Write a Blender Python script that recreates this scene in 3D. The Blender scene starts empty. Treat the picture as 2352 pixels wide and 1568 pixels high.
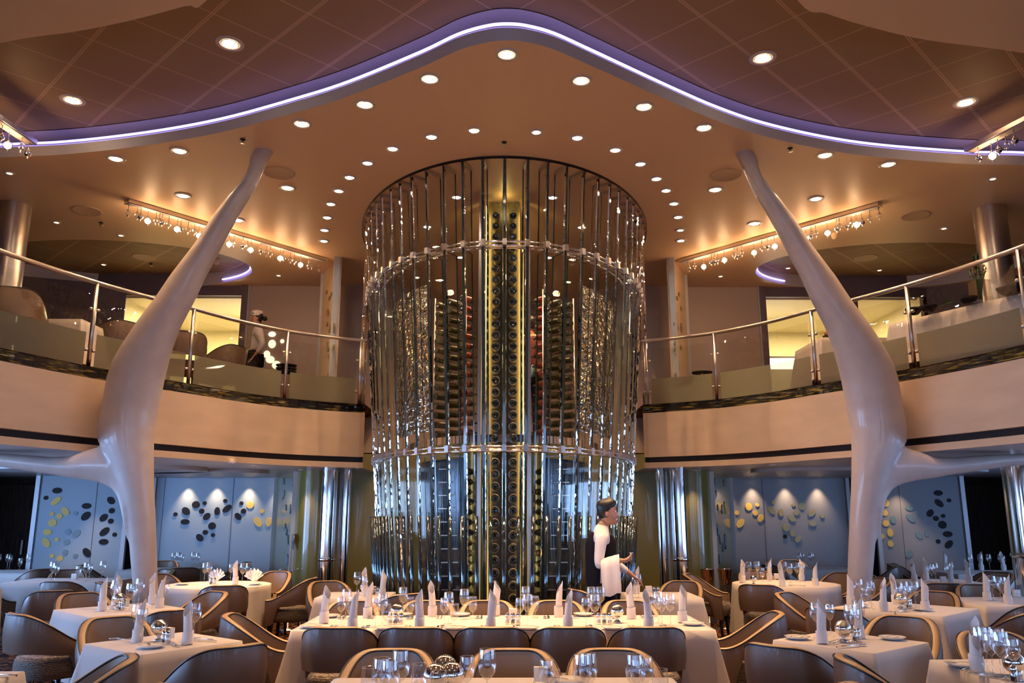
E_RING, E_OUT, E_WASH, E_TAB, E_GLOBE, EXPO = 54, 52, 42, 150, 13, 0.40
E_KEY = 300
import bpy, bmesh, math, random
from math import sin, cos, pi, radians as R, atan, tan, sqrt, hypot
from mathutils import Vector as V, Matrix
random.seed(7)
C = bpy.context.scene.collection
S = bpy.context.scene
# ---------------------------------------------------------------- camera
FP, PITCH, YAW, EYE = 1870.0, R(12.1), atan(18/1870), V((0, 0, 1.6))
cam = bpy.data.cameras.new('camera'); co = bpy.data.objects.new('camera', cam); C.objects.link(co)
cam.sensor_width = 36; cam.lens = 36*FP/2352; cam.clip_start = .05
co.location = EYE; co.rotation_euler = (pi/2+PITCH, 0, -YAW); S.camera = co
def ray(px, py):
    dx, dy = (px-1176)/FP, (784-py)/FP
    y = cos(PITCH)-dy*sin(PITCH); z = sin(PITCH)+dy*cos(PITCH)
    return V((dx*cos(YAW)+y*sin(YAW), -dx*sin(YAW)+y*cos(YAW), z))
def W(px, py, z):
    d = ray(px, py); return EYE+d*((z-EYE.z)/d.z)
def WY(px, py, Y):
    d = ray(px, py); return EYE+d*(Y/d.y)
def WP(px, py, p, n):
    d = ray(px, py); return EYE+d*((V(p)-EYE).dot(n)/d.dot(n))
def scr(p):
    d = V(p)-EYE; x = d.x*cos(YAW)-d.y*sin(YAW); y = d.x*sin(YAW)+d.y*cos(YAW)
    f = y*cos(PITCH)+d.z*sin(PITCH); u = -y*sin(PITCH)+d.z*cos(PITCH)
    return 1176+FP*x/f, 784-FP*u/f
# ---------------------------------------------------------------- materials
def mat(name, col, rough=.5, metal=0, spec=.5, coat=0, sheen=0):
    m = bpy.data.materials.new(name); m.use_nodes = True
    b = m.node_tree.nodes['Principled BSDF']
    b.inputs['Base Color'].default_value = (*col, 1); b.inputs['Roughness'].default_value = rough
    b.inputs['Metallic'].default_value = metal; b.inputs['Specular IOR Level'].default_value = spec
    b.inputs['Coat Weight'].default_value = coat; b.inputs['Sheen Weight'].default_value = sheen
    return m
def nodes(m): return m.node_tree.nodes, m.node_tree.links, m.node_tree.nodes['Principled BSDF']
def noise_col(m, c1, c2, scale, detail=3, obj=True, stretch=(1, 1, 1), ramp=(.35, .65)):
    N, L, b = nodes(m)
    t = N.new('ShaderNodeTexCoord'); mp = N.new('ShaderNodeMapping'); mp.inputs['Scale'].default_value = stretch
    n = N.new('ShaderNodeTexNoise'); n.inputs['Scale'].default_value = scale; n.inputs['Detail'].default_value = detail
    r = N.new('ShaderNodeValToRGB'); r.color_ramp.elements[0].position = ramp[0]; r.color_ramp.elements[1].position = ramp[1]
    r.color_ramp.elements[0].color = (*c1, 1); r.color_ramp.elements[1].color = (*c2, 1)
    L.new(t.outputs['Object'], mp.inputs[0]); L.new(mp.outputs[0], n.inputs[0]); L.new(n.outputs[0], r.inputs[0]); L.new(r.outputs[0], b.inputs['Base Color'])
    return m
def bump(m, scale, strength, dist=.01, kind='ShaderNodeTexNoise', stretch=(1, 1, 1)):
    N, L, b = nodes(m)
    t = N.new('ShaderNodeTexCoord'); mp = N.new('ShaderNodeMapping'); mp.inputs['Scale'].default_value = stretch
    n = N.new(kind); n.inputs['Scale'].default_value = scale
    u = N.new('ShaderNodeBump'); u.inputs['Strength'].default_value = strength; u.inputs['Distance'].default_value = dist
    L.new(t.outputs['Object'], mp.inputs[0]); L.new(mp.outputs[0], n.inputs[0]); L.new(n.outputs[0], u.inputs['Height']); L.new(u.outputs[0], b.inputs['Normal'])
    return m
def emit(name, col, s, sample=False):
    m = bpy.data.materials.new(name); m.use_nodes = True; N = m.node_tree.nodes; N.clear()
    e = N.new('ShaderNodeEmission'); o = N.new('ShaderNodeOutputMaterial')
    e.inputs[0].default_value = (*col, 1); e.inputs[1].default_value = s
    m.node_tree.links.new(e.outputs[0], o.inputs[0])
    if not sample: m.cycles.emission_sampling = 'NONE'
    return m
def thin_glass(name, tint=(1, 1, 1), f0=.06, f1=.9, rough=.02, gcol=(1, 1, 1), wave=None):
    m = bpy.data.materials.new(name); m.use_nodes = True; N = m.node_tree.nodes; L = m.node_tree.links; N.clear()
    t = N.new('ShaderNodeBsdfTransparent'); t.inputs[0].default_value = (*tint, 1)
    g = N.new('ShaderNodeBsdfGlossy'); g.inputs['Roughness'].default_value = rough; g.inputs[0].default_value = (*gcol, 1)
    lw = N.new('ShaderNodeLayerWeight'); lw.inputs[0].default_value = .3
    mr = N.new('ShaderNodeMapRange'); mr.inputs[3].default_value = f0; mr.inputs[4].default_value = f1
    x = N.new('ShaderNodeMixShader'); o = N.new('ShaderNodeOutputMaterial')
    pw = N.new('ShaderNodeMath'); pw.operation = 'POWER'; pw.inputs[1].default_value = 2
    L.new(lw.outputs['Facing'], pw.inputs[0]); L.new(pw.outputs[0], mr.inputs[0])
    L.new(mr.outputs[0], x.inputs[0]); L.new(t.outputs[0], x.inputs[1]); L.new(g.outputs[0], x.inputs[2]); L.new(x.outputs[0], o.inputs[0])
    if wave:
        tc = N.new('ShaderNodeTexCoord'); mp = N.new('ShaderNodeMapping'); mp.inputs['Scale'].default_value = wave[0]
        nz = N.new('ShaderNodeTexNoise'); nz.inputs['Scale'].default_value = wave[1]
        b = N.new('ShaderNodeBump'); b.inputs['Strength'].default_value = wave[2]; b.inputs['Distance'].default_value = .02
        L.new(tc.outputs['Object'], mp.inputs[0]); L.new(mp.outputs[0], nz.inputs[0]); L.new(nz.outputs[0], b.inputs['Height']); L.new(b.outputs[0], g.inputs['Normal'])
    return m
M = {}
M['plaster'] = bump(mat('plaster', (.86, .60, .38), .45, spec=.3), 3, .05)
M['fascia'] = noise_col(bump(mat('fascia', (.74, .60, .46), .5, spec=.25), 2, .04), (.60, .445, .31), (.66, .49, .345), 1.6, stretch=(1, 1, 4))
M['soffit'] = mat('soffit', (.42, .40, .40), .35)
M['tree'] = noise_col(mat('tree_lacquer', (.80, .70, .62), .38, coat=.25), (.56, .46, .41), (.60, .50, .445), 8)
M['dark'] = mat('dark_recess', (.012, .008, .007), .6)
M['led_lip'] = mat('cove_paint', (.66, .58, .56), .4)
M['led'] = emit('violet_led', (.42, .33, 1.0), 2.7, True)
M['bluewall'] = bump(mat('panel_white', (.36, .46, .54), .4), 60, .03)
M['greywall'] = bump(mat('panel_grey', (.27, .28, .31), .4), 60, .03)
M['taupe'] = bump(mat('panel_taupe', (.52, .40, .34), .4), 50, .03)
M['olive'] = bump(mat('olive_glossy', (.20, .17, .04), .22, coat=.5), 1.2, .1)
M['cream'] = mat('cream_wall', (.85, .78, .56), .5)
M['wood'] = noise_col(mat('dark_wood', (.03, .015, .008), .6, spec=.15), (.015, .008, .005), (.04, .02, .012), 5, stretch=(8, 8, .6))
M['plum'] = mat('plum_wall', (.16, .12, .15), .4)
M['gold'] = mat('gold_reflection_inlay', (.85, .58, .14), .5, .1)  # mirror ovals: the reflections they would show are painted as flat colours
M['gold2'] = mat('olive_inlay', (.30, .22, .07), .3, .3)
M['blk'] = mat('dark_reflection_inlay', (.016, .014, .014), .5, spec=.2)  # dark reflection painted into the oval
M['blg'] = mat('blue_grey_inlay', (.16, .26, .30), .3)
M['chrome'] = mat('chrome', (.80, .78, .76), .08, 1)
M['chrome_w'] = bump(mat('rippled_chrome', (.80, .76, .72), .05, 1), 2.2, .55, .12, stretch=(1, 1, .6))
M['steel'] = mat('brushed_steel', (.66, .60, .56), .28, 1)
M['edge'] = mat('satin_edge_metal', (.55, .56, .58), .4, .3)
M['mosaic'] = mat('mirror_mosaic', (.90, .84, .72), .12, 1)
N, L, b = nodes(M['mosaic'])
tc = N.new('ShaderNodeTexCoord'); vo = N.new('ShaderNodeTexVoronoi'); vo.inputs['Scale'].default_value = 9
mp = N.new('ShaderNodeMapping'); mp.inputs['Scale'].default_value = (1, 1, 1.5)
bu = N.new('ShaderNodeBump'); bu.inputs['Strength'].default_value = .9; bu.inputs['Distance'].default_value = .06
L.new(tc.outputs['Object'], mp.inputs[0]); L.new(mp.outputs[0], vo.inputs[0]); L.new(vo.outputs['Distance'], bu.inputs['Height']); L.new(bu.outputs[0], b.inputs['Normal'])
M['marble'] = bump(mat('gold_black_marble', (.1, .08, .02), .06, coat=1), 6, .6, .03)
noise_col(M['marble'], (.006, .005, .004), (.30, .21, .03), 6, 8, stretch=(.7, .7, 9), ramp=(.54, .66))
M['fin'] = thin_glass('fin_glass', (.988, .993, .985), .03, .20, .01, (1, .97, .9))
M['finedge'] = bump(mat('fin_edge_glass', (.03, .05, .05), .08, .2, spec=.6), 3, .3, .03, stretch=(1, 1, .6))
M['finbev'] = bump(mat('fin_bevel', (.90, .88, .82), .05, 1), 11, .35, .03, stretch=(1, 1, .45))
M['rod'] = bump(mat('rod_glass', (.10, .14, .16), .05, .85, coat=.6), 4, .3, .03, stretch=(1, 1, .5))
M['rail_glass'] = thin_glass('rail_glass', (.93, .92, .86), .05, .6, .01, wave=((1, 1, 1), 3, .2))
M['stem'] = thin_glass('stemware', (.95, .95, .955), .15, .95, .03)
M['jar'] = thin_glass('jar_glass', (.9, .9, .9), .2, .9, .03)
m = bpy.data.materials.new('frosted_glass'); m.use_nodes = True; N = m.node_tree.nodes; L = m.node_tree.links; N.clear()
t = N.new('ShaderNodeBsdfTransparent'); t.inputs[0].default_value = (.8, .8, .7, 1)
d = N.new('ShaderNodeBsdfDiffuse'); d.inputs[0].default_value = (.27, .28, .21, 1); tl = N.new('ShaderNodeBsdfTranslucent'); tl.inputs[0].default_value = (.62, .60, .44, 1)
a = N.new('ShaderNodeMixShader'); a.inputs[0].default_value = .6; c = N.new('ShaderNodeMixShader'); c.inputs[0].default_value = .9; o = N.new('ShaderNodeOutputMaterial')
L.new(d.outputs[0], a.inputs[1]); L.new(tl.outputs[0], a.inputs[2]); L.new(t.outputs[0], c.inputs[1]); L.new(a.outputs[0], c.inputs[2]); L.new(c.outputs[0], o.inputs[0]); M['frost'] = m
M['leather'] = bump(mat('taupe_leather', (.165, .102, .066), .40, coat=.12), 90, .08, .004)
M['inner'] = bump(mat('inner_leather', (.31, .205, .132), .42, coat=.08), 90, .08, .004)
M['rim'] = bump(mat('tan_rim_leather', (.46, .29, .145), .42, coat=.08), 90, .06, .004)
M['piping'] = mat('black_piping', (.015, .012, .012), .35)
M['legwood'] = mat('espresso_leg', (.02, .012, .01), .3)
M['seat'] = mat('zebra_fabric', (.1, .08, .06), .8, sheen=.3)
N, L, b = nodes(M['seat'])
tc = N.new('ShaderNodeTexCoord'); wv = N.new('ShaderNodeTexWave'); wv.bands_direction = 'Z'; wv.inputs['Scale'].default_value = 26; wv.inputs['Distortion'].default_value = 7; wv.inputs['Detail'].default_value = 2; wv.inputs['Detail Scale'].default_value = 1.5
rp = N.new('ShaderNodeValToRGB'); rp.color_ramp.elements[0].position = .62; rp.color_ramp.elements[1].position = .8; rp.color_ramp.elements[0].color = (.025, .02, .018, 1); rp.color_ramp.elements[1].color = (.30, .22, .14, 1)
L.new(tc.outputs['Object'], wv.inputs[0]); L.new(wv.outputs[0], rp.inputs[0]); L.new(rp.outputs[0], b.inputs['Base Color'])
M['carpet'] = mat('carpet', (.03, .02, .015), .95, spec=.1)
N, L, b = nodes(M['carpet'])
tc = N.new('ShaderNodeTexCoord'); wv = N.new('ShaderNodeTexWave'); wv.inputs['Scale'].default_value = 3; wv.inputs['Distortion'].default_value = 22; wv.inputs['Detail'].default_value = 3; wv.inputs['Detail Scale'].default_value = .8
rp = N.new('ShaderNodeValToRGB'); rp.color_ramp.elements[0].position = .55; rp.color_ramp.elements[1].position = .9; rp.color_ramp.elements[0].color = (.022, .012, .008, 1); rp.color_ramp.elements[1].color = (.30, .11, .04, 1)
L.new(tc.outputs['Object'], wv.inputs[0]); L.new(wv.outputs[0], rp.inputs[0]); L.new(rp.outputs[0], b.inputs['Base Color'])
M['cloth'] = bump(mat('white_linen', (.66, .60, .55), .8, spec=.2, sheen=.2), 220, .12, .002)
M['napkin'] = bump(mat('napkin_linen', (.84, .78, .74), .85, spec=.15, sheen=.2), 160, .15, .002)
M['china'] = mat('white_china', (.82, .80, .78), .12, coat=.5)
M['card'] = mat('white_card', (.85, .82, .76), .6)
M['bottle'] = mat('bottle_glass', (.012, .016, .004), .05, coat=1)
M['bottle_lit'] = mat('bottle_lit_gold', (.80, .66, .12), .35, .1)  # golden light on the bottle undersides, painted as a yellow band
M['bottle_dk'] = mat('dark_foil', (.05, .045, .012), .25, .4)
M['bottle_red'] = mat('wine_red_foil', (.2, .015, .012), .3, .3)
M['rack'] = mat('rack_backing', (.22, .17, .07), .4)
M['glow'] = emit('rack_led', (1, .72, .28), 2.0, True)
M['lens'] = emit('lamp_lens', (1, .80, .55), 45)
M['lens2'] = emit('ring_lamp_lens', (1, .86, .70), 120)
M['lensdim'] = emit('dim_lens', (1, .72, .42), 5)
M['globe'] = emit('globe_glow', (1, .70, .42), 14, False)
M['grille'] = mat('speaker_grille', (.60, .42, .28), .7)
M['skin'] = mat('skin', (.52, .27, .17), .5); M['skin'].node_tree.nodes['Principled BSDF'].inputs['Subsurface Weight'].default_value = .05
M['hair'] = mat('black_hair', (.012, .01, .01), .4)
M['shirt'] = bump(mat('white_shirt', (.72, .68, .69), .8), 25, .3, .01)
M['black'] = bump(mat('black_cloth', (.010, .009, .012), .85, spec=.12), 30, .2, .01)
M['redjacket'] = mat('burgundy_jacket', (.14, .02, .015), .7)
M['pattern_card'] = mat('printed_card', (.5, .4, .3), .6)
M['green'] = mat('leaf_green', (.05, .12, .03), .5)
M['petal'] = mat('cream_petal', (.75, .55, .35), .6)
M['magenta'] = mat('magenta_petal', (.25, .02, .08), .6)
M['bread'] = mat('bread_crust', (.42, .17, .05), .7)
M['skyglass'] = emit('daylight_pane', (.35, .55, 1.0), 3.5)
# ceiling tiles: square metal panels laid diagonally with pale joints
m = mat('ceiling_tile', (.50, .37, .27), .55, spec=.2); N, L, b = nodes(m)
tc = N.new('ShaderNodeTexCoord'); sx = N.new('ShaderNodeSeparateXYZ'); L.new(tc.outputs['Object'], sx.inputs[0])
def mth(op, a, b_=None, N=N, L=L):
    n = N.new('ShaderNodeMath'); n.operation = op
    for i, v in enumerate((a, b_)):
        if v is None: continue
        if isinstance(v, (int, float)): n.inputs[i].default_value = v
        else: L.new(v, n.inputs[i])
    return n.outputs[0]
ax = mth('ABSOLUTE', sx.outputs[0])
def line(expr, off, w):
    f = mth('FRACT', mth('ADD', mth('DIVIDE', expr, .60), off)); d_ = mth('ABSOLUTE', mth('SUBTRACT', f, .5)); return mth('LESS_THAN', d_, w)
u_ = mth('MULTIPLY', mth('ADD', ax, sx.outputs[1]), .7071); v_ = mth('MULTIPLY', mth('SUBTRACT', sx.outputs[1], ax), .7071)
# thick double joint on one family, single joint on the other
k1 = line(u_, .5-(7.00/.60 % 1), .009); k2a = line(v_, .5-(3.34/.60 % 1)+.017, .008); k2b = line(v_, .5-(3.34/.60 % 1)-.017, .008)
lk = mth('MAXIMUM', mth('MAXIMUM', k1, k2a), k2b)
mx = N.new('ShaderNodeMix'); mx.data_type = 'RGBA'; mx.inputs[6].default_value = (.38, .25, .14, 1); mx.inputs[7].default_value = (.68, .47, .30, 1)
L.new(lk, mx.inputs[0]); L.new(mx.outputs[2], b.inputs['Base Color']); M['tile'] = m
# ---------------------------------------------------------------- mesh helpers
class MB:
    def __init__(s): s.v = []; s.f = []; s.m = []; s.sm = []
    def add(s, vs, fs, mi=0, smooth=False):
        o = len(s.v); s.v += [tuple(v) for v in vs]
        for f in fs: s.f.append([i+o for i in f]); s.m.append(mi); s.sm.append(smooth)
        return s
    def box(s, c, d, mi=0, rz=0, taper=1):
        hx, hy, hz = d[0]/2, d[1]/2, d[2]/2; vs = []
        for z, k in ((-hz, taper), (hz, 1)):
            for x, y in ((-hx, -hy), (hx, -hy), (hx, hy), (-hx, hy)):
                x, y = x*k, y*k
                vs.append((c[0]+x*cos(rz)-y*sin(rz), c[1]+x*sin(rz)+y*cos(rz), c[2]+z))
        return s.add(vs, [(3, 2, 1, 0), (4, 5, 6, 7), (0, 1, 5, 4), (1, 2, 6, 5), (2, 3, 7, 6), (3, 0, 4, 7)], mi)
    def lathe(s, prof, c=(0, 0, 0), n=20, mi=0, axis='z'):
        vs = []
        for r, z in prof:
            for i in range(n):
                a = 2*pi*i/n; p = (r*cos(a), r*sin(a), z)
                if axis == 'y': p = (p[0], z, p[1])
                vs.append((c[0]+p[0], c[1]+p[1], c[2]+p[2]))
        fs = []
        for j in range(len(prof)-1):
            for i in range(n):
                k = (i+1) % n; fs.append((j*n+i, j*n+k, (j+1)*n+k, (j+1)*n+i))
        if prof[0][0] > 1e-4: pass
        return s.add(vs, fs, mi, True)
    def disc(s, c, r, n=20, mi=0, up=True, ry=None):
        ry = ry or r
        vs = [(c[0]+r*cos(2*pi*i/n), c[1]+ry*sin(2*pi*i/n), c[2]) for i in range(n)]
        return s.add(vs, [tuple(range(n)) if up else tuple(reversed(range(n)))], mi)
    def tube(s, pts, r, n=8, mi=0, closed=False, cap=True):
        pts = [V(p) for p in pts]; rr = r if isinstance(r, (list, tuple)) else [r]*len(pts); vs = []; K = len(pts)
        for i, p in enumerate(pts):
            if closed: t = pts[(i+1) % K]-pts[i-1]
            else: t = pts[min(i+1, K-1)]-pts[max(i-1, 0)]
            t.normalize(); ref = V((0, 0, 1)) if abs(t.z) < .9 else V((1, 0, 0))
            a = t.cross(ref).normalized(); b = a.cross(t)
            for j in range(n):
                q = 2*pi*j/n; vs.append(p+a*(rr[i]*cos(q))+b*(rr[i]*sin(q)))
        fs = []
        for i in range(K if closed else K-1):
            for j in range(n):
                k = (j+1) % n; i2 = (i+1) % K; fs.append((i*n+j, i2*n+j, i2*n+k, i*n+k))
        if cap and not closed: fs += [tuple(range(n)), tuple(reversed(range((K-1)*n, K*n)))]
        return s.add(vs, fs, mi, True)
    def grid(s, rows, mi=0, smooth=True, closed=False):
        n = len(rows[0]); vs = [p for r in rows for p in r]; fs = []
        for j in range(len(rows)-1):
            for i in range(n if closed else n-1):
                k = (i+1) % n; fs.append((j*n+i, j*n+k, (j+1)*n+k, (j+1)*n+i))
        return s.add(vs, fs, mi, smooth)
    def sphere(s, c, r, n=16, mi=0, sc=(1, 1, 1)):
        prof = [(max(1e-5, r*sin(pi*i/(n//2))), -r*cos(pi*i/(n//2))) for i in range(n//2+1)]
        o = len(s.v); s.lathe(prof, (0, 0, 0), n, mi)
        for i in range(o, len(s.v)):
            v = s.v[i]; s.v[i] = (c[0]+v[0]*sc[0], c[1]+v[1]*sc[1], c[2]+v[2]*sc[2])
        return s
    def mesh(s, name, mats):
        me = bpy.data.meshes.new(name); me.from_pydata(s.v, [], s.f)
        for x in (mats if isinstance(mats, (list, tuple)) else [mats]): me.materials.append(M[x] if isinstance(x, str) else x)
        me.polygons.foreach_set('material_index', s.m); me.polygons.foreach_set('use_smooth', s.sm); me.update()
        return me
    def build(s, name, mats, parent=None, loc=None):
        o = bpy.data.objects.new(name, s.mesh(name, mats)); C.objects.link(o)
        if parent: o.parent = parent
        if loc is not None: o.location = loc
        return o
def recalc(o):
    b = bmesh.new(); b.from_mesh(o.data); bmesh.ops.recalc_face_normals(b, faces=b.faces); b.to_mesh(o.data); b.free(); return o
def struct(o, label=None):
    o['kind'] = 'structure'
    if label: o['label'] = label
    return o
def tag(o, label, cat, group=None, kind=None):
    o['label'] = label; o['category'] = cat
    if group: o['group'] = group
    if kind: o['kind'] = kind
    return o
def thing(name, label, cat, loc=(0, 0, 0), rz=0, group=None):
    o = bpy.data.objects.new(name, None); C.objects.link(o); o.location = loc; o.rotation_euler = (0, 0, rz); o.empty_display_size = .1
    return tag(o, label, cat, group)
def dup(root, loc, rz=0, label=None, group=None, sc=None):
    r = root.copy(); C.objects.link(r); r.location = loc; r.rotation_euler = (0, 0, rz)
    if sc: r.scale = sc
    if label: r['label'] = label
    if group: r['group'] = group
    for ch in list(root.children):
        c = ch.copy(); C.objects.link(c); c.parent = r
        for g in ch.children:
            d = g.copy(); C.objects.link(d); d.parent = c
    return r
ORD = ['first', 'second', 'third', 'fourth', 'fifth', 'sixth', 'seventh', 'eighth', 'ninth', 'tenth']
def ordw(n):
    if n <= 10: return ORD[n-1]
    suf = 'th' if 10 < n % 100 < 14 else {1: 'st', 2: 'nd', 3: 'rd'}.get(n % 10, 'th')
    return f'{n}{suf}'
REG = {}
def reg(o, base, tail='from the blue-wall side', key=lambda o: scr(o.location)[0]):
    REG.setdefault((base, tail), []).append((key(o), o)); return o
def finish_labels():
    for (base, tail), L_ in REG.items():
        L_.sort(key=lambda t: t[0])
        for i, (k, o) in enumerate(L_):
            o['label'] = base if len(L_) == 1 else f'{base}, {ordw(i+1)} {tail}'
class Proto:
    """first use places the object itself, later uses copy it"""
    def __init__(s, maker): s.maker = maker; s.o = None
    def place(s, loc, rz=0, base=None, group=None, sc=None, tail='from the blue-wall side', key=None):
        if s.o is None:
            s.o = s.maker(); o = s.o; o.location = loc; o.rotation_euler = (0, 0, rz)
            if sc: o.scale = sc
            if group: o['group'] = group
        else:
            o = dup(s.o, loc, rz, None, group, sc or (1, 1, 1))
            if not group and 'group' in o: del o['group']
        if base: reg(o, base, tail, key or (lambda o: scr(o.location)[0]))
        return o
def spline(pts, k=6, closed=False):
    P = [V(p) for p in pts]; n = len(P); out = []
    for i in range(n if closed else n-1):
        if closed: a, b, c, d = P[i-1], P[i], P[(i+1) % n], P[(i+2) % n]
        else: b, c = P[i], P[i+1]; a = P[i-1] if i else b*2-c; d = P[i+2] if i+2 < n else c*2-b
        for j in range(k):
            t = j/k; out.append(.5*((2*b)+(c-a)*t+(2*a-5*b+4*c-d)*t*t+(3*b-a-3*c+d)*t**3))
    if not closed: out.append(P[-1])
    return out
def light(kind, loc, energy, col, parent=None, size=.05, spot=None, blend=1, rot=None, name='lamp_light', sy=None):
    l = bpy.data.lights.new(name, kind); l.energy = energy; l.color = col
    if kind == 'SPOT': l.spot_size = R(spot); l.spot_blend = blend; l.shadow_soft_size = size
    elif kind == 'AREA':
        l.size = size
        if sy: l.shape = 'RECTANGLE'; l.size_y = sy
    else: l.shadow_soft_size = size
    o = bpy.data.objects.new(name, l); C.objects.link(o); o.location = loc
    if rot: o.rotation_euler = rot
    if parent: o.parent = parent
    return o
M['cutglow'] = emit('cutout_light_glow', (1, .84, .52), 1.3)  # galley light through the cutouts, put in as a glow on the ovals
M['counter'] = emit('counter_lamp', (1, .93, .8), 10)
# ================================================================ ROOM
ZC, ZH, ZF, ZS = 5.63, 5.95, 3.25, 2.30     # lower ceiling, raised ceiling, balcony floor, soffit
XW, YB, YF = 9.6, 17.4, -4.0
def ngon(name, outer, z, mat_, holes=(), up=False, parent=None):
    bm = bmesh.new(); es = []
    for loop in (outer, *holes):
        vs = [bm.verts.new((p[0], p[1], z)) for p in loop]
        es += [bm.edges.new((vs[i], vs[(i+1) % len(vs)])) for i in range(len(vs))]
    bmesh.ops.triangle_fill(bm, edges=es, use_beauty=True, use_dissolve=False, normal=(0, 0, 1 if up else -1))
    for f in bm.faces:
        if (f.normal.z > 0) != up: f.normal_flip()
    me = bpy.data.meshes.new(name); bm.to_mesh(me); bm.free(); me.materials.append(M[mat_])
    o = bpy.data.objects.new(name, me); C.objects.link(o)
    if parent: o.parent = parent
    return struct(o)
def strip(mb, path, z0, z1, mi=0, smooth=True, off=0, off1=None):
    off1 = off if off1 is None else off1
    def shift(k):
        out = []
        for i, p in enumerate(path):
            t = path[min(i+1, len(path)-1)]-path[max(i-1, 0)]; n = V((t.y, -t.x, 0)).normalized()
            out.append((p.x+n.x*k, p.y+n.y*k))
        return out
    a, b = shift(off), shift(off1)
    mb.grid([[(x, y, z0) for x, y in a], [(x, y, z1) for x, y in b]], mi, smooth)
def wall(name, p, q, z0, z1, mat_, th=.1, back=1):
    """upright slab from p to q (plan), thickness away from the camera side"""
    p, q = V((*p, 0)), V((*q, 0)); t = (q-p).normalized(); n = V((-t.y, t.x, 0))*th*back
    vs = [(*v.xy, z) for z in (z0, z1) for v in (p, q, q+n, p+n)]
    mb = MB(); mb.add(vs, [(3, 2, 1, 0), (4, 5, 6, 7), (0, 1, 5, 4), (1, 2, 6, 5), (2, 3, 7, 6), (3, 0, 4, 7)])
    return struct(recalc(mb.build(name, mat_)))
mb = MB(); mb.box((0, (YB+YF)/2, -.1), (2*XW, YB-YF, .2)); struct(mb.build('floor', 'carpet'))
# cove edge of the lower ceiling, read off the photograph and laid out on the ceiling plane
edge_px = [(0, 361), (153, 354), (340, 333), (510, 303), (680, 258), (800, 221), (964, 156), (1052, 116), (1120, 97), (1170, 93), (1215, 98), (1273, 114), (1358, 151),
           (1552, 238), (1654, 280), (1756, 313), (1892, 343), (2028, 362), (2232, 377), (2352, 379)]
ep = [W(x, y, ZC) for x, y in edge_px]
ep = [V((-XW, ep[0].y+.35, ZC)), V((-7.5, ep[0].y+.2, ZC))]+ep+[V((7.5, ep[-1].y+.2, ZC)), V((XW, ep[-1].y+.35, ZC))]
cove = spline(ep, 6)
def oval(cx, cy, a, b, n=48): return [(cx+a*cos(2*pi*i/n), cy+b*sin(2*pi*i/n)) for i in range(n)]
ovals = [(-6.35, 12.92, 2.15, 1.30), (6.35, 12.92, 2.15, 1.30)]
ngon('ceiling', [(p.x, p.y) for p in cove]+[(XW, YB), (-XW, YB)], ZC, 'plaster', [oval(*o) for o in ovals])
ngon('ceiling_raised', [(-XW, YF), (XW, YF), (XW, 11), (-XW, 11)], ZH, 'tile')
# band of smooth plaster that borders the tiles above the cove
mb = MB(); mb.grid([[(p.x, p.y-.0, ZH-.012) for p in cove], [(p.x, p.y+1.2, ZH-.012) for p in cove]], 0, False)
struct(mb.build('trim_1', 'led_lip'), 'smooth plaster band above the violet cove light')
mb = MB(); strip(mb, cove, ZC, ZC+.10, 0, off=0, off1=.035); strip(mb, cove, ZC+.10, ZC+.135, 0, off=.035, off1=.0)
mb.grid([[(p.x, p.y, ZC+.135) for p in cove], [(p.x, p.y+.9, ZC+.135) for p in cove]], 0, False)
struct(mb.build('trim_2', 'led_lip'), 'pale curved cove lip under the raised ceiling')
mb = MB(); strip(mb, [V((p.x, p.y+1.2, 0)) for p in cove], ZC, ZH)
struct(mb.build('trim_3', 'plaster'))
mb = MB(); mb.tube([(p.x, p.y-.012, ZC+.152) for p in cove], .014, 8)
led = tag(mb.build('cove_light', 'led'), 'glowing violet light line waving across the whole ceiling', 'light strip')
for sgn, pts in ((-1, [(0, 99), (170, 73), (296, 48), (425, 14), (476, 0)]), (1, [(1831, 0), (1899, 31), (1994, 61), (2130, 92), (2352, 122)])):
    q = [W(x, y, ZC) for x, y in pts]
    if sgn < 0: q = [V((-XW, 7.9, 0)), V((-6.5, 7.15, 0))]+q+[V((-1.3, 4.6, 0)), V((-.9, 3, 0)), V((-.8, YF, 0))]; corner = [(-XW, YF)]
    else: q = [V((.8, YF, 0)), V((.9, 3, 0)), V((1.3, 4.4, 0))]+q+[V((6.5, 7.0, 0)), V((XW, 7.6, 0))]; corner = [(XW, YF)]
    q = spline(q, 5)
    ngon('ceiling_near', [(p.x, p.y) for p in q]+corner, ZC, 'plaster')
    mb = MB(); mb.grid([[(p.x, p.y, ZC) for p in q], [(p.x, p.y, ZH) for p in q]], 0, True); struct(recalc(mb.build('trim_4', 'led_lip')))
# oval ceiling recesses over the upper deck with their violet light arcs
for cx, cy, a, b in ovals:
    o_ = oval(cx, cy, a, b); mb = MB(); mb.grid([[(x, y, ZC) for x, y in o_], [(x, y, ZC+.22) for x, y in o_]], 0, True, True)
    mb.add([(x, y, ZC+.22) for x, y in o_], [tuple(reversed(range(len(o_))))], 1); struct(mb.build('ceiling_recess', ['led_lip', 'tile']))
    sgx = 1 if cx > 0 else -1; h_ = MB(); h_.box((sgx*7.1, 14.14, 5.66), (5.0, .1, .42)); struct(h_.build('trim_11', 'plum'), 'dark header above the galley doorway')
    sg = 1 if cx < 0 else -1
    arc = [(cx+sg*(a-.03)*cos(t), cy+(b-.03)*sin(t), ZC+.06) for t in [R(-8+58*i/16) for i in range(17)]]
    mb = MB(); mb.tube(arc, .014, 6)
    tag(mb.build('cove_light', 'led'), 'short violet light arc in the oval ceiling recess, '+('blue-wall side' if cx < 0 else 'grey-wall side'), 'light strip')
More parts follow.
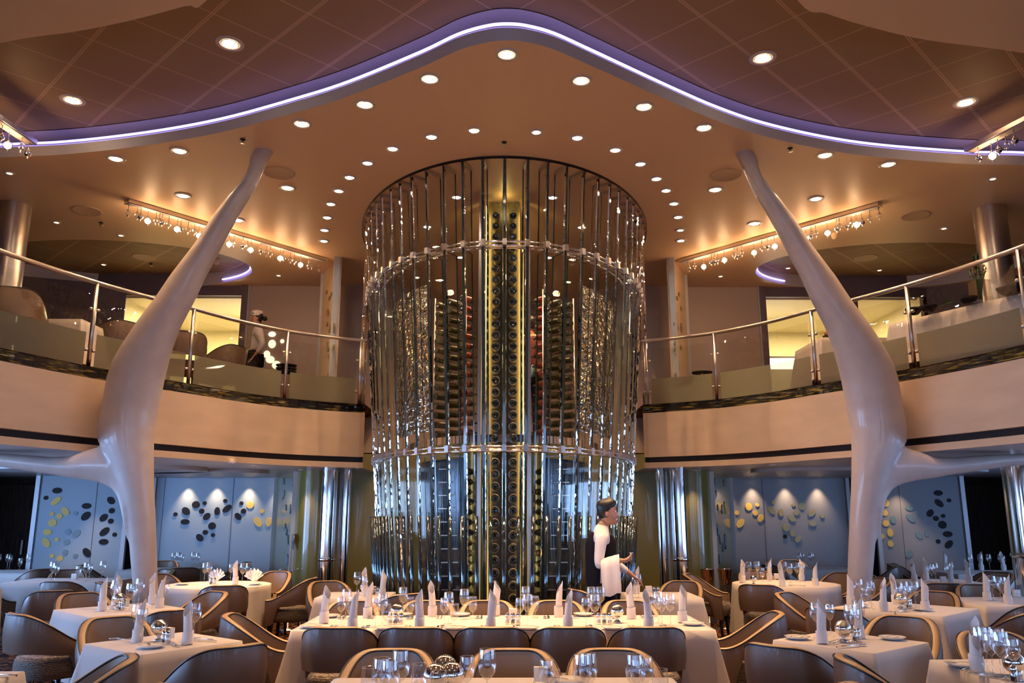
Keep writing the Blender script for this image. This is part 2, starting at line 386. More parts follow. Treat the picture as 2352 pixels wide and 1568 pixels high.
# balcony edge curve, from the tower outwards then round behind the camera
bp = [(-2.10, 12.25), (-2.65, 11.95), (-3.16, 11.56), (-3.64, 10.95), (-4.03, 10.24), (-4.35, 9.70), (-4.70, 9.0), (-5.10, 7.84), (-5.35, 6.4), (-5.45, 4), (-5.4, 1), (-5.4, YF)]
BC = spline([(*p, 0) for p in bp], 6)
for sg, side in ((-1, 'left'), (1, 'right')):
    path = [V((p.x*-sg, p.y, 0)) for p in BC]
    if sg < 0: path = path[::-1]          # keeps the offset direction towards the hall
    mb = MB(); strip(mb, path, 2.46, 3.12, 0, off=.0); strip(mb, path, 2.46, 2.46, 0, off=.0, off1=-.08); strip(mb, path, 2.30, 2.38, 0, off=.0); strip(mb, path, 2.38, 2.38, 0, off=0, off1=-.08); strip(mb, path, 3.12, 3.12, 0, off=0, off1=-.03)
    struct(mb.build('trim_5', 'fascia'), 'plain beige curved balcony front')
    mb = MB(); strip(mb, path, 2.38, 2.46, 0, off=-.07); struct(mb.build('trim_6', 'dark'))
    mb = MB(); strip(mb, path, 3.12, 3.25, 0, off=-.025); strip(mb, path, 3.25, 3.25, 0, off=-.025, off1=-.13); struct(mb.build('trim_7', 'marble'), 'black and gold polished marble strip at the balcony edge')
    pl = [(p.x, p.y) for p in path]
    far = [(sg*2.1, YB), (sg*XW, YB), (sg*XW, YF)]
    if sg < 0: poly = pl+[(-2.1, YB), (-XW, YB), (-XW, YF)]
    else: poly = pl+[(XW, YF), (XW, YB), (2.1, YB)]
    ngon('floor_upper', poly, ZF, 'carpet', up=True); ngon('ceiling_lower', poly, ZS, 'soffit')
# outer walls with sea windows on the lower deck
def window_wall(side, n0):
    x = XW if side == 'right' else -XW
    mb = MB(); s_ = 1 if x > 0 else -1
    spans = [(YF, -1.5)]; wins = [(-1.5, 1.2), (2.0, 4.7), (5.5, 8.2), (9.0, 11.7)]
    def pier(y0, y1, z0, z1): mb.box((x+s_*.1, (y0+y1)/2, (z0+z1)/2), (.2, y1-y0, z1-z0))
    ys = [YF]+[v for w in wins for v in w]+[YB]
    for i in range(0, len(ys), 2): pier(ys[i], ys[i+1], 0, ZS)
    for a, b in wins: pier(a, b, 0, .7); pier(a, b, 2.1, ZS)
    pier(YF, YB, ZS, ZC+.4)
    struct(mb.build('wall_'+side, 'wood'))
    for i, (a, b) in enumerate(wins):
        w = MB(); w.box((x, (a+b)/2, .70), (.14, b-a, .05)); w.box((x, (a+b)/2, 2.1), (.14, b-a, .05))
        for y in (a, (a+b)/2, b): w.box((x, y, 1.4), (.14, .06, 1.4))
        fo = struct(w.build(f'window_{n0+i}', 'steel'))
        g = MB(); g.box((x+s_*.08, (a+b)/2, 1.4), (.02, b-a, 1.4)); struct(g.build('pane', 'skyglass', fo))
    return wins
wl = window_wall('left', 1); window_wall('right', 5)
for x, e in ((-XW+.12, 120), (XW-.12, 30)):
    for a, b in wl:
        light('AREA', (x, (a+b)/2, 1.4), e, (.30, .52, 1.0), size=1.3, sy=2.5, rot=(0, -pi/2 if x < 0 else pi/2, 0), name='daylight')
# rear wall with tall windows behind the camera
mb = MB()
wn = [(-6.6, -5.0), (-3.4, -1.6), (-.9, .9), (1.6, 3.4), (5.0, 6.6)]; xs = [-XW]+[v for w in wn for v in w]+[XW]
for i in range(0, len(xs), 2): mb.box(((xs[i]+xs[i+1])/2, YF-.1, 1.5), (xs[i+1]-xs[i], .2, 3))
for a, b in wn: mb.box(((a+b)/2, YF-.1, .35), (b-a, .2, .7)); mb.box(((a+b)/2, YF-.1, 2.75), (b-a, .2, .5))
mb.box((0, YF-.1, 4.5), (2*XW, .2, 3)); struct(mb.build('wall_front', 'taupe'))
for i, (a, b) in enumerate(wn):
    w = MB(); w.box(((a+b)/2, YF, .7), (b-a, .14, .05)); w.box(((a+b)/2, YF, 2.5), (b-a, .14, .05))
    for x in (a, b): w.box((x, YF, 1.6), (.06, .14, 1.8))
    fo = struct(w.build(f'window_{9+i}', 'steel')); g = MB(); g.box(((a+b)/2, YF-.08, 1.6), (b-a, .02, 1.8)); struct(g.build('pane', 'skyglass', fo))
    light('AREA', ((a+b)/2, YF+.1, 1.6), 8 if i < 3 else 4, (.38, .58, 1.0), size=b-a, sy=1.7, rot=(-pi/2, 0, 0), name='daylight')
struct(MB().box((0, YB+.1, 3), (2*XW, .2, 6)).build('wall_back', 'wood'))
# -------- lower deck: screens, olive wall, oval inlays
def inlays(parent, p, q, lst, sc, ox, oy, colmap, prefix_off=.012):
    p3, q3 = V((*p, 0)), V((*q, 0)); t = (q3-p3).normalized(); n = V((-t.y, t.x, 0));
    if n.y > 0: n = -n
    for it in lst:
        col, cx, cy, rx, ry = it[:5]; rot = R(it[5]) if len(it) > 5 else 0
        px, py = ox+cx/sc, oy+cy/sc; c = WP(px, py, p3, n); f = (c-EYE).length
        rx_, ry_ = rx/sc*f/FP, ry/sc*f/FP; vd = (c-EYE).normalized(); k = 1/max(.3, abs(t.x*vd.y-t.y*vd.x))
        vs = []; N_ = 24
        for lay in (0, 1):
            for i in range(N_):
                a = 2*pi*i/N_; ex, ez = rx_*cos(a), ry_*sin(a); ex, ez = ex*cos(rot)+ez*sin(rot), -ex*sin(rot)+ez*cos(rot)
                vs.append(c+t*ex*k+V((0, 0, ez))+n*(prefix_off if lay else .0))
        fs = [tuple(range(N_, 2*N_))]+[(i, (i+1) % N_, N_+(i+1) % N_, N_+i) for i in range(N_)]
        o = recalc(MB().add(vs, fs).build('oval_inlay', colmap[col], parent)); struct(o)
lst_side = False
dk = lambda L_: [('d', *x) for x in L_]; gd = lambda L_: [('g', *x) for x in L_]; bg = lambda L_: [('b', *x) for x in L_]
P1 = dk([(1185, 296, 12, 12), (1256, 275, 20, 27, -40), (1323, 231, 22, 22), (1383, 221, 12, 12), (1362, 275, 16, 16), (1250, 347, 25, 17), (1396, 311, 18, 25, 40), (1467, 275, 16, 25), (1521, 205, 12, 12), (1533, 258, 18, 31, 45), (1432, 375, 22, 22), (1386, 418, 15, 15), (1438, 436, 12, 12), (1349, 454, 18, 25, -40), (1631, 221, 12, 12), (1645, 275, 16, 16), (1608, 311, 17, 25, -40)])
P1 += gd([(1690, 233, 22, 22), (1770, 275, 13, 13), (1742, 349, 20, 34, -40), (1815, 348, 18, 28)])
P2 = dk([(387, 136, 25, 17), (311, 185, 12, 12), (585, 240, 25, 17), (580, 308, 20, 29, 40), (750, 203, 18, 25, -40), (755, 272, 16, 16), (700, 319, 18, 25, 40), (748, 342, 15, 15), (706, 413, 18, 31, 45), (774, 433, 12, 12), (700, 482, 25, 17), (587, 555, 18, 30, -35)])
P2 += gd([(379, 207, 16, 31, 45), (442, 276, 17, 27, -35), (352, 293, 12, 12), (403, 310, 16, 16), (355, 353, 22, 22), (321, 416, 22, 17), (312, 487, 18, 29, -30), (385, 466, 12, 12), (353, 577, 12, 12), (405, 594, 16, 16)])
P2 += bg([(510, 289, 12, 12), (516, 427, 18, 25, 40), (459, 415, 16, 16), (451, 485, 16, 16), (440, 555, 14, 17), (511, 577, 12, 12)])
P3 = gd([(288, 305, 14, 14), (374, 260, 22, 26), (435, 248, 12, 12), (420, 306, 17, 17), (459, 343, 18, 27, 30), (241, 380, 19, 29), (315, 380, 20, 34, 40)])+[('o', *x) for x in [(828, 304, 18, 31, 45), (833, 381, 24, 18), (901, 328, 13, 13), (728, 493, 17, 25, 40), (549, 229, 12, 12), (538, 286, 18, 31, -40), (605, 303, 17, 26), (693, 248, 12, 12), (716, 304, 17, 17), (757, 258, 22, 24), (681, 342, 18, 27, -40), (642, 410, 23, 24), (689, 456, 17, 17)]]+dk([(635, 475, 13, 13)])
P4 = gd([(1360, 233, 18, 25), (1352, 305, 17, 19), (1359, 380, 19, 20), (1331, 474, 16, 16), (1390, 447, 18, 26), (1392, 527, 17, 19)])+bg([(1412, 354, 18, 24), (1530, 268, 26, 18), (1537, 342, 18, 31, -40), (1607, 321, 12, 12), (1597, 465, 18, 24, -40), (1654, 455, 14, 17), (1526, 600, 18, 27, 40)])+dk([(1736, 162, 25, 17), (1742, 235, 18, 29, -40), (1813, 215, 12, 12), (1678, 307, 18, 25, 30), (1719, 345, 16, 16), (1771, 327, 12, 12), (1766, 390, 23, 24), (1804, 457, 26, 18), (1812, 531, 18, 29, 40), (1735, 509, 13, 13)])
def px_x(px, Y): return WY(px, 1200, Y).x
def panel(name, p, q, z0, z1, mat_, lst=None, sc=1, ox=0, oy=0, seams=(), edges=True, label=None, cm=None):
    w = wall(name, p, q, z0, z1, mat_, .08); 
    if label: w['label'] = label
    p3, q3 = V((*p, 0)), V((*q, 0)); t = (q3-p3).normalized(); n = V((-t.y, t.x, 0)); n = -n if n.y > 0 else n
    if edges:
        for c in (p3, q3):
            e = MB(); ew = .025 if 'screen' in name else .07; e.box((c.x, c.y, (z0+z1)/2), (ew, .09, z1-z0), 0, math.atan2(t.y, t.x)); struct(e.build('metal_edge', 'edge', w))
    for s_ in seams:
        c = p3.lerp(q3, s_)+n*.003; e = MB(); e.box((c.x, c.y, (z0+z1)/2), (.008, .01, z1-z0), 0, math.atan2(t.y, t.x)); struct(e.build('seam', 'plum', w))
    if lst: inlays(w, p, q, lst, sc, ox, oy, cm or {'d': 'blk', 'g': 'gold', 'b': 'blg', 'o': 'gold2'})
    return w
YP = 15.5
panel('wall_panel', (px_x(348, YP), YP), (px_x(638, YP), YP), 0, ZS, 'bluewall', P1, 2.94, 0, 1080, (.08, .63), label='pale blue screen wall with one spray of ovals painted with dark and gold reflections')
panel('wall_panel', (px_x(78, 14.7), 14.7), (px_x(288, 14.95), 14.95), 0, ZS, 'bluewall', P2, 2.94, 0, 1080, (.65,), label='pale blue screen wall with two curved columns of oval inlays')
panel('wall_panel', (px_x(1655, YP), YP), (px_x(1952, YP), YP), 0, ZS, 'greywall', P3, 3.128, 1600, 1080, (.34,), label='grey screen wall with ovals painted with gold reflections under four light pools')
panel('wall_panel', (px_x(2016, 14.95), 14.95), (px_x(2218, 14.7), 14.7), 0, ZS, 'greywall', P4, 3.128, 1600, 1080, (.28,), label='grey screen wall with columns of oval inlays by the dark doorway')
lst_side = True
def side_ovals(n, seed, x0, x1, y0, y1, rx=(2, 4), ry=(6, 11)):
    rr = random.Random(seed); return [('b' if rr.random() < .8 else 'g', rr.uniform(x0, x1), rr.uniform(y0, y1), rr.uniform(*rx), rr.uniform(*ry), rr.uniform(-12, 12)) for _ in range(n)]
for sg in (-1, 1):
    X = lambda v: sg*v
    a, b = (X(4.2), 15.3), (X(3.32), 13.2)
    p, q = (a, b) if sg < 0 else (b, a)
    xa, xb = sorted((1158+sg*(1158-648), 1158+sg*(1158-676)))
    panel('wall_screen', p, q, 0, ZS, 'olive', side_ovals(16, 5, xa, xb, 1105, 1295), 1, 0, 0, edges=True, label='narrow olive glass screen with small oval inlays, '+('blue-wall side' if sg < 0 else 'grey-wall side'), cm={'b': 'blg', 'g': 'gold'})
    # curved olive wall
    pth = spline([(X(3.30), 13.2, 0), (X(3.05), 13.0, 0), (X(2.75), 13.1, 0), (X(2.5), 13.4, 0), (X(1.2), 13.7, 0), (0, 13.8, 0)], 6)
    mb = MB(); mb.grid([[(v.x, v.y, 0) for v in pth], [(v.x, v.y, ZS+.3) for v in pth]], 0, True); struct(mb.build('wall_olive', 'olive'))
    mb = MB(); mb.grid([[(v.x, v.y-.03, 0) for v in pth], [(v.x, v.y-.03, .1) for v in pth]], 0, True); struct(mb.build('baseboard_back', 'steel'))
    # chrome columns beside the tower, lower deck
    c = MB(); c.lathe([(.115, 0), (.115, ZS)], (X(2.62), 12.45, 0), 24); c.lathe([(.14, .0), (.14, .06), (.115, .07)], (X(2.62), 12.45, 0), 24)
    c.lathe([(.07, 0), (.07, ZS)], (X(2.40), 12.62, 0), 20); c.lathe([(.118, .95), (.125, .96), (.125, .99), (.118, 1.0)], (X(2.62), 12.45, 0), 24)
    tag(c.build('chrome_column', 'chrome'), 'slim mirror-polished column between tower and olive wall, '+('blue-wall side' if sg < 0 else 'grey-wall side'), 'column')
    

    # ---------------- upper deck
    xi, xo = 3.22, 4.58
    pp = [(X(xo), 14.1), (X(xi), 14.1)]; pp = pp if sg < 0 else pp[::-1]
    panel('wall_panel', pp[0], pp[1], ZF, ZC+.22, 'taupe', None, seams=(.95,) if sg < 0 else (.05,), label='tall plain taupe wall panel beside the lit galley doorway, '+('blue-wall side' if sg < 0 else 'grey-wall side'))
    ring = [(1400, 823, 17, 13), (1400, 873, 17, 21), (1452, 859, 9, 10), (1373, 926, 15, 18), (1390, 953, 20, 18), (1422, 981, 20, 20)] if sg < 0 else [(1507, 834, 17, 13), (1508, 884, 17, 21), (1453, 873, 9, 10), (1537, 936, 15, 18), (1515, 962, 20, 18), (1483, 990, 20, 20)]  # these ovals glow in place of cutouts open to the lit galley
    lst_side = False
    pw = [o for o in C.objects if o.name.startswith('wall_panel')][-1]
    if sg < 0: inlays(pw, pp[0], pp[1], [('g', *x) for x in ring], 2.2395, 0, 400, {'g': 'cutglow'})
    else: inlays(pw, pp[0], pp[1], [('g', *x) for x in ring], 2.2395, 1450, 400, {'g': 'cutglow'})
    lst_side = True
    mb = MB(); pth = [V((X(3.2), 14.1, 0)), V((X(2.1), 13.9, 0)), V((X(1.2), 15.0, 0)), V((0, 15.4, 0))]
    mb.grid([[(v.x, v.y, ZF-.6) for v in pth], [(v.x, v.y, ZC) for v in pth]]); struct(mb.build('wall_upper', 'taupe'))
    # perforated pale screen with metal edge
    a, b = (X(3.08), 13.35), (X(2.66), 12.4); p, q = (a, b) if sg < 0 else (b, a)
    xa, xb = sorted((1158+sg*(1158-751), 1158+sg*(1158-768)))
    panel('wall_screen', p, q, ZF, ZC, 'fascia', side_ovals(20, 9, xa, xb, 650, 900, (2, 3), (5, 9)), 1, 0, 0, label='pale perforated screen standing on the balcony by the tower, '+('blue-wall side' if sg < 0 else 'grey-wall side'), cm={'b': 'gold2', 'g': 'gold2'})
    # galley room seen through the doorway
    x0, x1 = (-6.75, -4.62) if sg < 0 else (4.62, 7.4)
    g = MB(); g.box(((x0+x1)/2, 16.9, 4.4), (x1-x0+.6, .06, 2.5)); g.box((x0-.1 if sg < 0 else x1+.1, 15.5, 4.4), (.06, 2.8, 2.5)); g.box((x1 if sg < 0 else x0, 15.55, 4.4), (.06, 2.7, 2.5))
    g.box(((x0+x1)/2, 15.55, 5.45), (x1-x0+.4, 2.7, .05)); struct(g.build('wall_galley', 'cream'))
    j = MB(); j.box((x1 if sg < 0 else x0, 14.1, 4.44), (.1, .16, 2.38)); struct(j.build('door_1' if sg < 0 else 'door_2', 'plum'), 'dark door jamb of the lit galley')
    light('AREA', ((x0+x1)/2, 15.4, 5.38), 70, (1, .80, .42), size=1.4, name='galley_light')
    cb = thing('galley_counter', 'counter with a glaring white lamp strip in the galley, '+('blue-wall side' if sg < 0 else 'grey-wall side'), 'counter', (sg*5.35, 15.9, ZF))
    MB().box((0, 0, .58), (1.0, .5, 1.16)).build('body', 'cream', cb); MB().box((0, -.20, 1.27), (.9, .06, .2)).build('lamp_strip', 'counter', cb); MB().box((0, 0, 1.40), (1.0, .5, .04)).build('worktop', 'steel', cb)
    # plum walls beyond the galley
    if sg < 0: wall('wall_upper', (-XW, 13.0), (-6.75, 14.1), ZF, ZC, 'plum')
    else: wall('wall_upper', (7.6, 14.1), (XW, 12.8), ZF, ZC, 'plum'); wall('wall_upper', (5.95, 14.1), (6.35, 14.1), ZF, ZC, 'plum')
    # mirrored flank beside the tower
    mb = MB(); pth = [(X(2.19), 12.3), (X(2.02), 11.75)]
    rows = [[(pth[0][0]+(pth[1][0]-pth[0][0])*i/4, pth[0][1]+(pth[1][1]-pth[0][1])*i/4, 2.28+3.3*j/16) for i in range(5)] for j in range(17)]
    mb.grid(rows); mb.box((pth[0][0], 12.3, 3.95), (.03, .03, 3.34)); struct(mb.build('trim_9', 'chrome_w'), 'tall rippled mirror strip flanking the glass tower')
    # polished structural columns
    for nm, (cx, cy, r, z0, z1, lb) in {'a': (X(6.5), 10.25, .2, ZF, ZC, 'thick steel column on the upper deck')}.items():
        c = MB(); c.lathe([(r, z0), (r, z1)], (cx, cy, 0), 32); c.lathe([(r+.03, z0), (r+.03, z0+.05), (r, z0+.06)], (cx, cy, 0), 32)
        tag(c.build('steel_column', 'steel'), lb+(', behind the curved beige chairs' if sg < 0 else ', behind the flower vase'), 'column')
c = MB(); c.lathe([(.24, 0), (.24, ZS)], (6.5, 10.25, 0), 32); c.lathe([(.24, 1.1), (.255, 1.11), (.255, 1.15), (.24, 1.16)], (6.5, 10.25, 0), 32)
tag(c.build('chrome_column', 'chrome'), 'thick mirror-polished column at the end of the white branch arm', 'column')
for x, y in ((-9.05, 15.3), (9.05, 15.3)):
    d = MB(); d.box((x, y, 1.05), (.9, .06, 2.1)); d.box((x-.48, y, 1.05), (.06, .1, 2.1)); d.box((x+.48, y, 1.05), (.06, .1, 2.1)); d.box((x, y, 2.13), (1.02, .1, .06))
    dd = struct(d.build('door_3' if x < 0 else 'door_4', 'wood')); MB().box((x+.35, y-.06, 1.05), (.03, .05, .25)).build('door_handle', 'steel', dd)
    wall('wall_dark', (x-.5, y+.1), (x+.5, y+.1), 0, ZS, 'wood')
# shallow oval bulkheads under the balcony
for (cx, cy, a, b) in ((-6.0, 12.2, 1.6, .8), (-4.6, 13.0, .9, .5), (5.6, 12.6, 1.8, .8), (6.9, 10.8, 1.2, .6)):
    o_ = oval(cx, cy, a, b); mb = MB(); mb.grid([[(x, y, ZS) for x, y in o_], [(x, y, ZS-.05) for x, y in o_]], 0, True, True); mb.add([(x, y, ZS-.05) for x, y in o_], [tuple(reversed(range(len(o_))))])
    struct(mb.build('trim_10', 'soffit'))
# ---------------------------------------------------------------- balustrades
def arclen(path):
    L_ = [0]
    for i in range(1, len(path)): L_.append(L_[-1]+(path[i]-path[i-1]).length)
    return L_
def at_len(path, L_, s):
    for i in range(1, len(path)):
        if L_[i] >= s: t = (s-L_[i-1])/(L_[i]-L_[i-1]); return path[i-1].lerp(path[i], t)
    return path[-1]
for sg in (-1, 1):
    path = [V((p.x*-sg, p.y, 0)) for p in BC]
    pin = []
    for i, p in enumerate(path):
        t = path[min(i+1, len(path)-1)]-path[max(i-1, 0)]; n = V((t.y, -t.x, 0)).normalized()
        if n.x*p.x < 0: n = -n
        pin.append(p+n*.09)
    LL = arclen(pin)
    side = 'blue-wall side' if sg < 0 else 'grey-wall side'
    r = thing('balustrade', 'curved glass balcony balustrade with polished steel rail, '+side, 'balustrade', (pin[0].x, pin[0].y, ZF))
    o0 = V((pin[0].x, pin[0].y, ZF))
    keep = [p for p, l in zip(pin, LL) if l < 9.5]
    MB().tube([V((p.x, p.y, ZF+1.0))-o0 for p in keep], .026, 10).build('handrail', 'steel', r)
    # posts at the photographed spots
    tgt = [829, 661, 447, 224, -20, -420] if sg < 0 else [1483, 1640, 1862, 2080, 2336, 2740]
    sp = []
    for tx in tgt:
        best = min(range(400), key=lambda i: abs(scr(V((*at_len(pin, LL, i*.024).xy, ZF+1.0)))[0]-tx)); sp.append(best*.024)
    for s_ in sp:
        p = at_len(pin, LL, s_); q = p-o0; q.z = 0
        MB().tube([(q.x, q.y, -.02), (q.x, q.y, 1.0)], .024, 12).build('post', 'steel', r)
    for i in range(len(sp)-1):
        a, b = sp[i]+.07, sp[i+1]-.07; n = 8; pts = [at_len(pin, LL, a+(b-a)*j/n)-o0 for j in range(n+1)]
        mb = MB(); rows = [[(p.x, p.y, z) for p in pts] for z in (.0, .40, .86)]
        mb.grid(rows[:2], 1); mb.grid(rows[1:], 0)
        mb.build('glass_panel', ['rail_glass', 'frost'], r)
        for s2, d_ in ((sp[i], .05), (sp[i+1], -.05)):
            for z in (.2, .68):
                p = at_len(pin, LL, s2+d_)-o0; MB().sphere((p.x, p.y, z), .022, 10, 0, (1.2, 1, .9)).build('clamp', 'steel', r)
# ---------------------------------------------------------------- tree-like columns
pairs = [(1545, 310, 368), (1450, 309, 364), (1350, 307, 361), (1250, 299, 358), (1182, 291, 355), (1130, 280, 352), (1080, 262, 350), (1040, 240, 348), (1011, 222, 347), (980, 220, 347), (936, 227, 353), (869, 239, 367), (833, 252, 378), (793, 277, 392), (744, 312, 414), (686, 357, 447), (632, 393, 473), (565, 446, 509), (496, 491, 546), (449, 527, 575), (431, 545, 586), (402, 566, 599), (383, 573, 608), (366, 574, 617), (352, 582, 624), (341, 590, 632), (325, 586, 646), (310, 582, 660)]
armp = [(-260, 1030, 1044), (-150, 1036, 1056), (0, 1040, 1072), (60, 1044, 1081), (110, 1048, 1088), (160, 1046, 1097), (200, 1030, 1102), (238, 1020, 1111), (262, 1012, 1124), (279, 1005, 1150), (289, 1000, 1186), (300, 995, 1240)]
def tplane(px, py): return WP(px, py, (0, 9.32, 0), V((0, 1, .132)))
def tree_mesh():
    a = MB(); rows = []
    for py, xl, xr in pairs:
        p, q = tplane(xl, py), tplane(xr, py); c = (p+q)/2; rx = (q-p).length/2; z = c.z
        ry = .13+.13*math.exp(-((z-2.9)/.9)**2) if z < 4 else .15-.05*(z-4)/1.6; ry = max(ry, .10)
        dy = .10*math.exp(-((z-2.9)/.6)**2)
        rows.append([(c.x+rx*cos(2*pi*i/28), c.y+dy+ry*sin(2*pi*i/28), z) for i in range(28)])
    a.grid(rows, 0, True, True); n = len(rows)
    a.add([rows[0][i] for i in range(28)], [tuple(range(28))]); a.add([rows[-1][i] for i in range(28)], [tuple(range(28))])
    b = MB(); rows = []
    for px, yt, yb in armp:
        p, q = tplane(px, yt), tplane(px, yb); c = (p+q)/2; rz = (p.z-q.z)/2; ry = .12+.03*min(1, max(0, px/300))
        rows.append([(c.x, c.y+.04+ry*cos(2*pi*i/24), c.z+rz*sin(2*pi*i/24)) for i in range(24)])
    b.grid(rows, 0, True, True); b.add(rows[0], [tuple(range(24))]); b.add(rows[-1], [tuple(range(24))])
    # bracket that joins the trunk to the balcony front behind it
    b2 = MB(); b2.box((-4.37, 9.45, 2.75), (.16, .6, .6))
    me = []
    for m_ in (a, b, b2):
        o = recalc(m_.build('tmp', 'tree')); bm = bmesh.new(); bm.from_mesh(o.data); bmesh.ops.remove_doubles(bm, verts=bm.verts, dist=.0005); bmesh.ops.recalc_face_normals(bm, faces=bm.faces); bm.to_mesh(o.data); bm.free(); me.append(o)
    base = me[0]; bm = bmesh.new()
    for o in me: bm.from_mesh(o.data)
    bm.to_mesh(base.data); bm.free()
    rm = base.modifiers.new('r', 'REMESH'); rm.mode = 'VOXEL'; rm.voxel_size = .022; rm.use_smooth_shade = True
    sm = base.modifiers.new('s', 'SMOOTH'); sm.iterations = 8; sm.factor = .5
    dg = bpy.context.evaluated_depsgraph_get(); out = bpy.data.meshes.new_from_object(base.evaluated_get(dg))
    for o in me: bpy.data.objects.remove(o)
    for p in out.polygons: p.use_smooth = True
    return out
tm = tree_mesh()
t1 = bpy.data.objects.new('branching_column', tm); C.objects.link(t1); tag(t1, 'white sculpted tree-like column with branch arm against the blue wall side', 'column', 'sculpted tree columns')
tm2 = tm.copy()
for v in tm2.vertices: v.co.x = -v.co.x
tm2.flip_normals()
t2 = bpy.data.objects.new('branching_column', tm2); C.objects.link(t2); tag(t2, 'white sculpted tree-like column with branch arm reaching the mirror-polished column', 'column', 'sculpted tree columns')
# ================================================================ WINE TOWER
YC = 11.85
LAMPS_IN = []
M['smoke'] = bump(mat('smoked_glass_wall', (.02, .03, .04), .15, .3), 3, .2, .03, stretch=(3, 3, .3))
def ab(z): return 1.66+.0735*z, 2.72+.078*z
def tp(phi, z, k=1.0, inset=0):
    a, b = ab(z); a = a*k-inset; b = b*k-inset
    return V((a*sin(phi), YC-b*cos(phi), z))
def phis(n, z, span):   # equal arc-length spacing over +-span
    K = 400; pts = [tp(-span+2*span*i/K, z) for i in range(K+1)]; LL = arclen(pts); out = []
    for j in range(n):
        s_ = LL[-1]*j/(n-1); i = next(i for i in range(K+1) if LL[i] >= s_-1e-9); out.append(-span+2*span*i/K)
    return out
FI = phis(33, 4, R(88))
tower = thing('wine_tower', 'tall oval wine tower of upright glass fins and chrome rings between the balconies', 'wine tower', (0, YC, 0))
O = V((0, YC, 0))
def nrm(phi, z):
    a, b = ab(z); return V((sin(phi)/a, -cos(phi)/b, 0)).normalized()
def fin(phi, z0, z1, depth=.24, th=.018, off=0, name='glass_fin', mats=('fin', 'finedge', 'finbev')):
    n0 = nrm(phi, z0); t = V((-n0.y, n0.x, 0))*th/2; vs = []
    for z in (z0, z1):
        p = tp(phi, z)-O+n0*off-n0*.016; q = p-n0*depth; vs += [p-t, p+t, q+t, q-t]
    m = MB(); m.add(vs, [(3, 2, 1, 0), (4, 5, 6, 7), (2, 3, 7, 6)], 1); m.add(vs, [(1, 2, 6, 5), (3, 0, 4, 7)], 0)
    # dark front edge between two bright polished bevels
    ev = []; b_ = n0*.016
    for z in (z0, z1):
        p = tp(phi, z)-O+n0*off; ev += [p-t*2.5-b_, p-t*1.6, p+t*1.6, p+t*2.5-b_]
    m.add(ev, [(1, 2, 6, 5)], 1); m.add(ev, [(0, 1, 5, 4), (2, 3, 7, 6)], 2)
    # a finer bevelled front edge catches the lamps
    return m.build(name, mats, tower)
ZR = (2.33, 4.63)
for phi in FI:
    fin(phi, .05, ZR[0]-.05); fin(phi, ZR[0]+.05, ZR[1]-.04); fin(phi, ZR[1]+.04, ZC-.03)
for phi in phis(49, 1, R(88)):
    n0 = nrm(phi, 1); m = MB(); p0 = tp(phi, .03)-O+n0*.05; p1 = tp(phi, 1.60)-O+n0*.05
    m.tube([p0, p1], .022, 6); m.build('glass_rod', 'rod', tower)
for zr in (*ZR, ZC-.02):
    for phi in FI:
        n0 = nrm(phi, zr); p = tp(phi, zr)-O; ang = math.atan2(n0.y, n0.x)
        if zr > 5: m = MB(); q = p-n0*.12; m.box((q.x, q.y, zr), (.27, .035, .03), 0, ang); m.build('cap', 'steel', tower)
        else: m = MB(); m.box((p.x, p.y, zr), (.05, .05, .075), 0, ang); m.build('bracket', 'steel', tower)
for zr in ZR:
    for ins, dz in ((.03, .02), (.10, -.015), (.2, .0), (.03, -.03)):
        pts = [tp(R(-92+184*i/60), zr, 1, ins)-O+V((0, 0, dz)) for i in range(61)]
        MB().tube(pts, .014, 8).build('ring', 'chrome', tower)
pts = [tp(R(-92+184*i/80), ZC, 1, -.03)-O for i in range(81)]
m = MB(); m.grid([[(p.x, p.y, ZC-.035) for p in pts], [(p.x, p.y, ZC) for p in pts]]); m.build('top_ring', 'dark', tower)
# mosaic mirror walls inside, one each side of the rack
for sg in (-1, 1):
    ph = [sg*R(36+50*i/24) for i in range(25)]
    m = MB(); m.grid([[tp(p, 2.6+(4.42-2.6)*j/6, .83)-O for p in ph] for j in range(7)]); m.build('mosaic_wall', 'mosaic', tower)
    ph = [sg*R(24+60*i/24) for i in range(25)]
    m = MB(); m.grid([[tp(p, z, .66)-O for p in ph] for z in (.05, 1.2, 2.3)]); m.build('mirror_wall', 'smoke', tower)
    # metal uprights and shelves behind the fins
    for px_ in (70, 155):
        m = MB(); 
        for k in range(14): m.box((sg*(.42+px_/500), -1.6-.0*k, .25+k*.16), (.16, .04, .012), 0)
        m.build('shelf_grid', 'steel', tower)
# lamps inside the tower ceiling, all but the front pair added to brighten it
for k_, (x, y) in enumerate(((-.62, 9.9), (.62, 9.9), (-1.1, 11.0), (1.1, 11.0), (0, 11.6), (-.7, 12.4), (.7, 12.4))): LAMPS_IN.append((x, y))
# platform inside, at balcony level, with its ring edge
pl = [tp(R(-180+360*i/48), 2.5, .74)-O for i in range(48)]
m = MB(); m.add([(p.x, p.y, 2.46) for p in pl], [tuple(reversed(range(48)))]); m.add([(p.x, p.y, 2.55) for p in pl], [tuple(range(48))])
m.grid([[(p.x, p.y, 2.46) for p in pl], [(p.x, p.y, 2.55) for p in pl]], 0, True, True); m.build('platform', 'chrome', tower)
m = MB(); bp_ = [tp(R(-92+184*i/60), .03, 1, -.08)-O for i in range(61)]; m.grid([[(p.x, p.y, 0) for p in bp_], [(p.x, p.y, .06) for p in bp_]]); m.build('plinth', 'steel', tower)
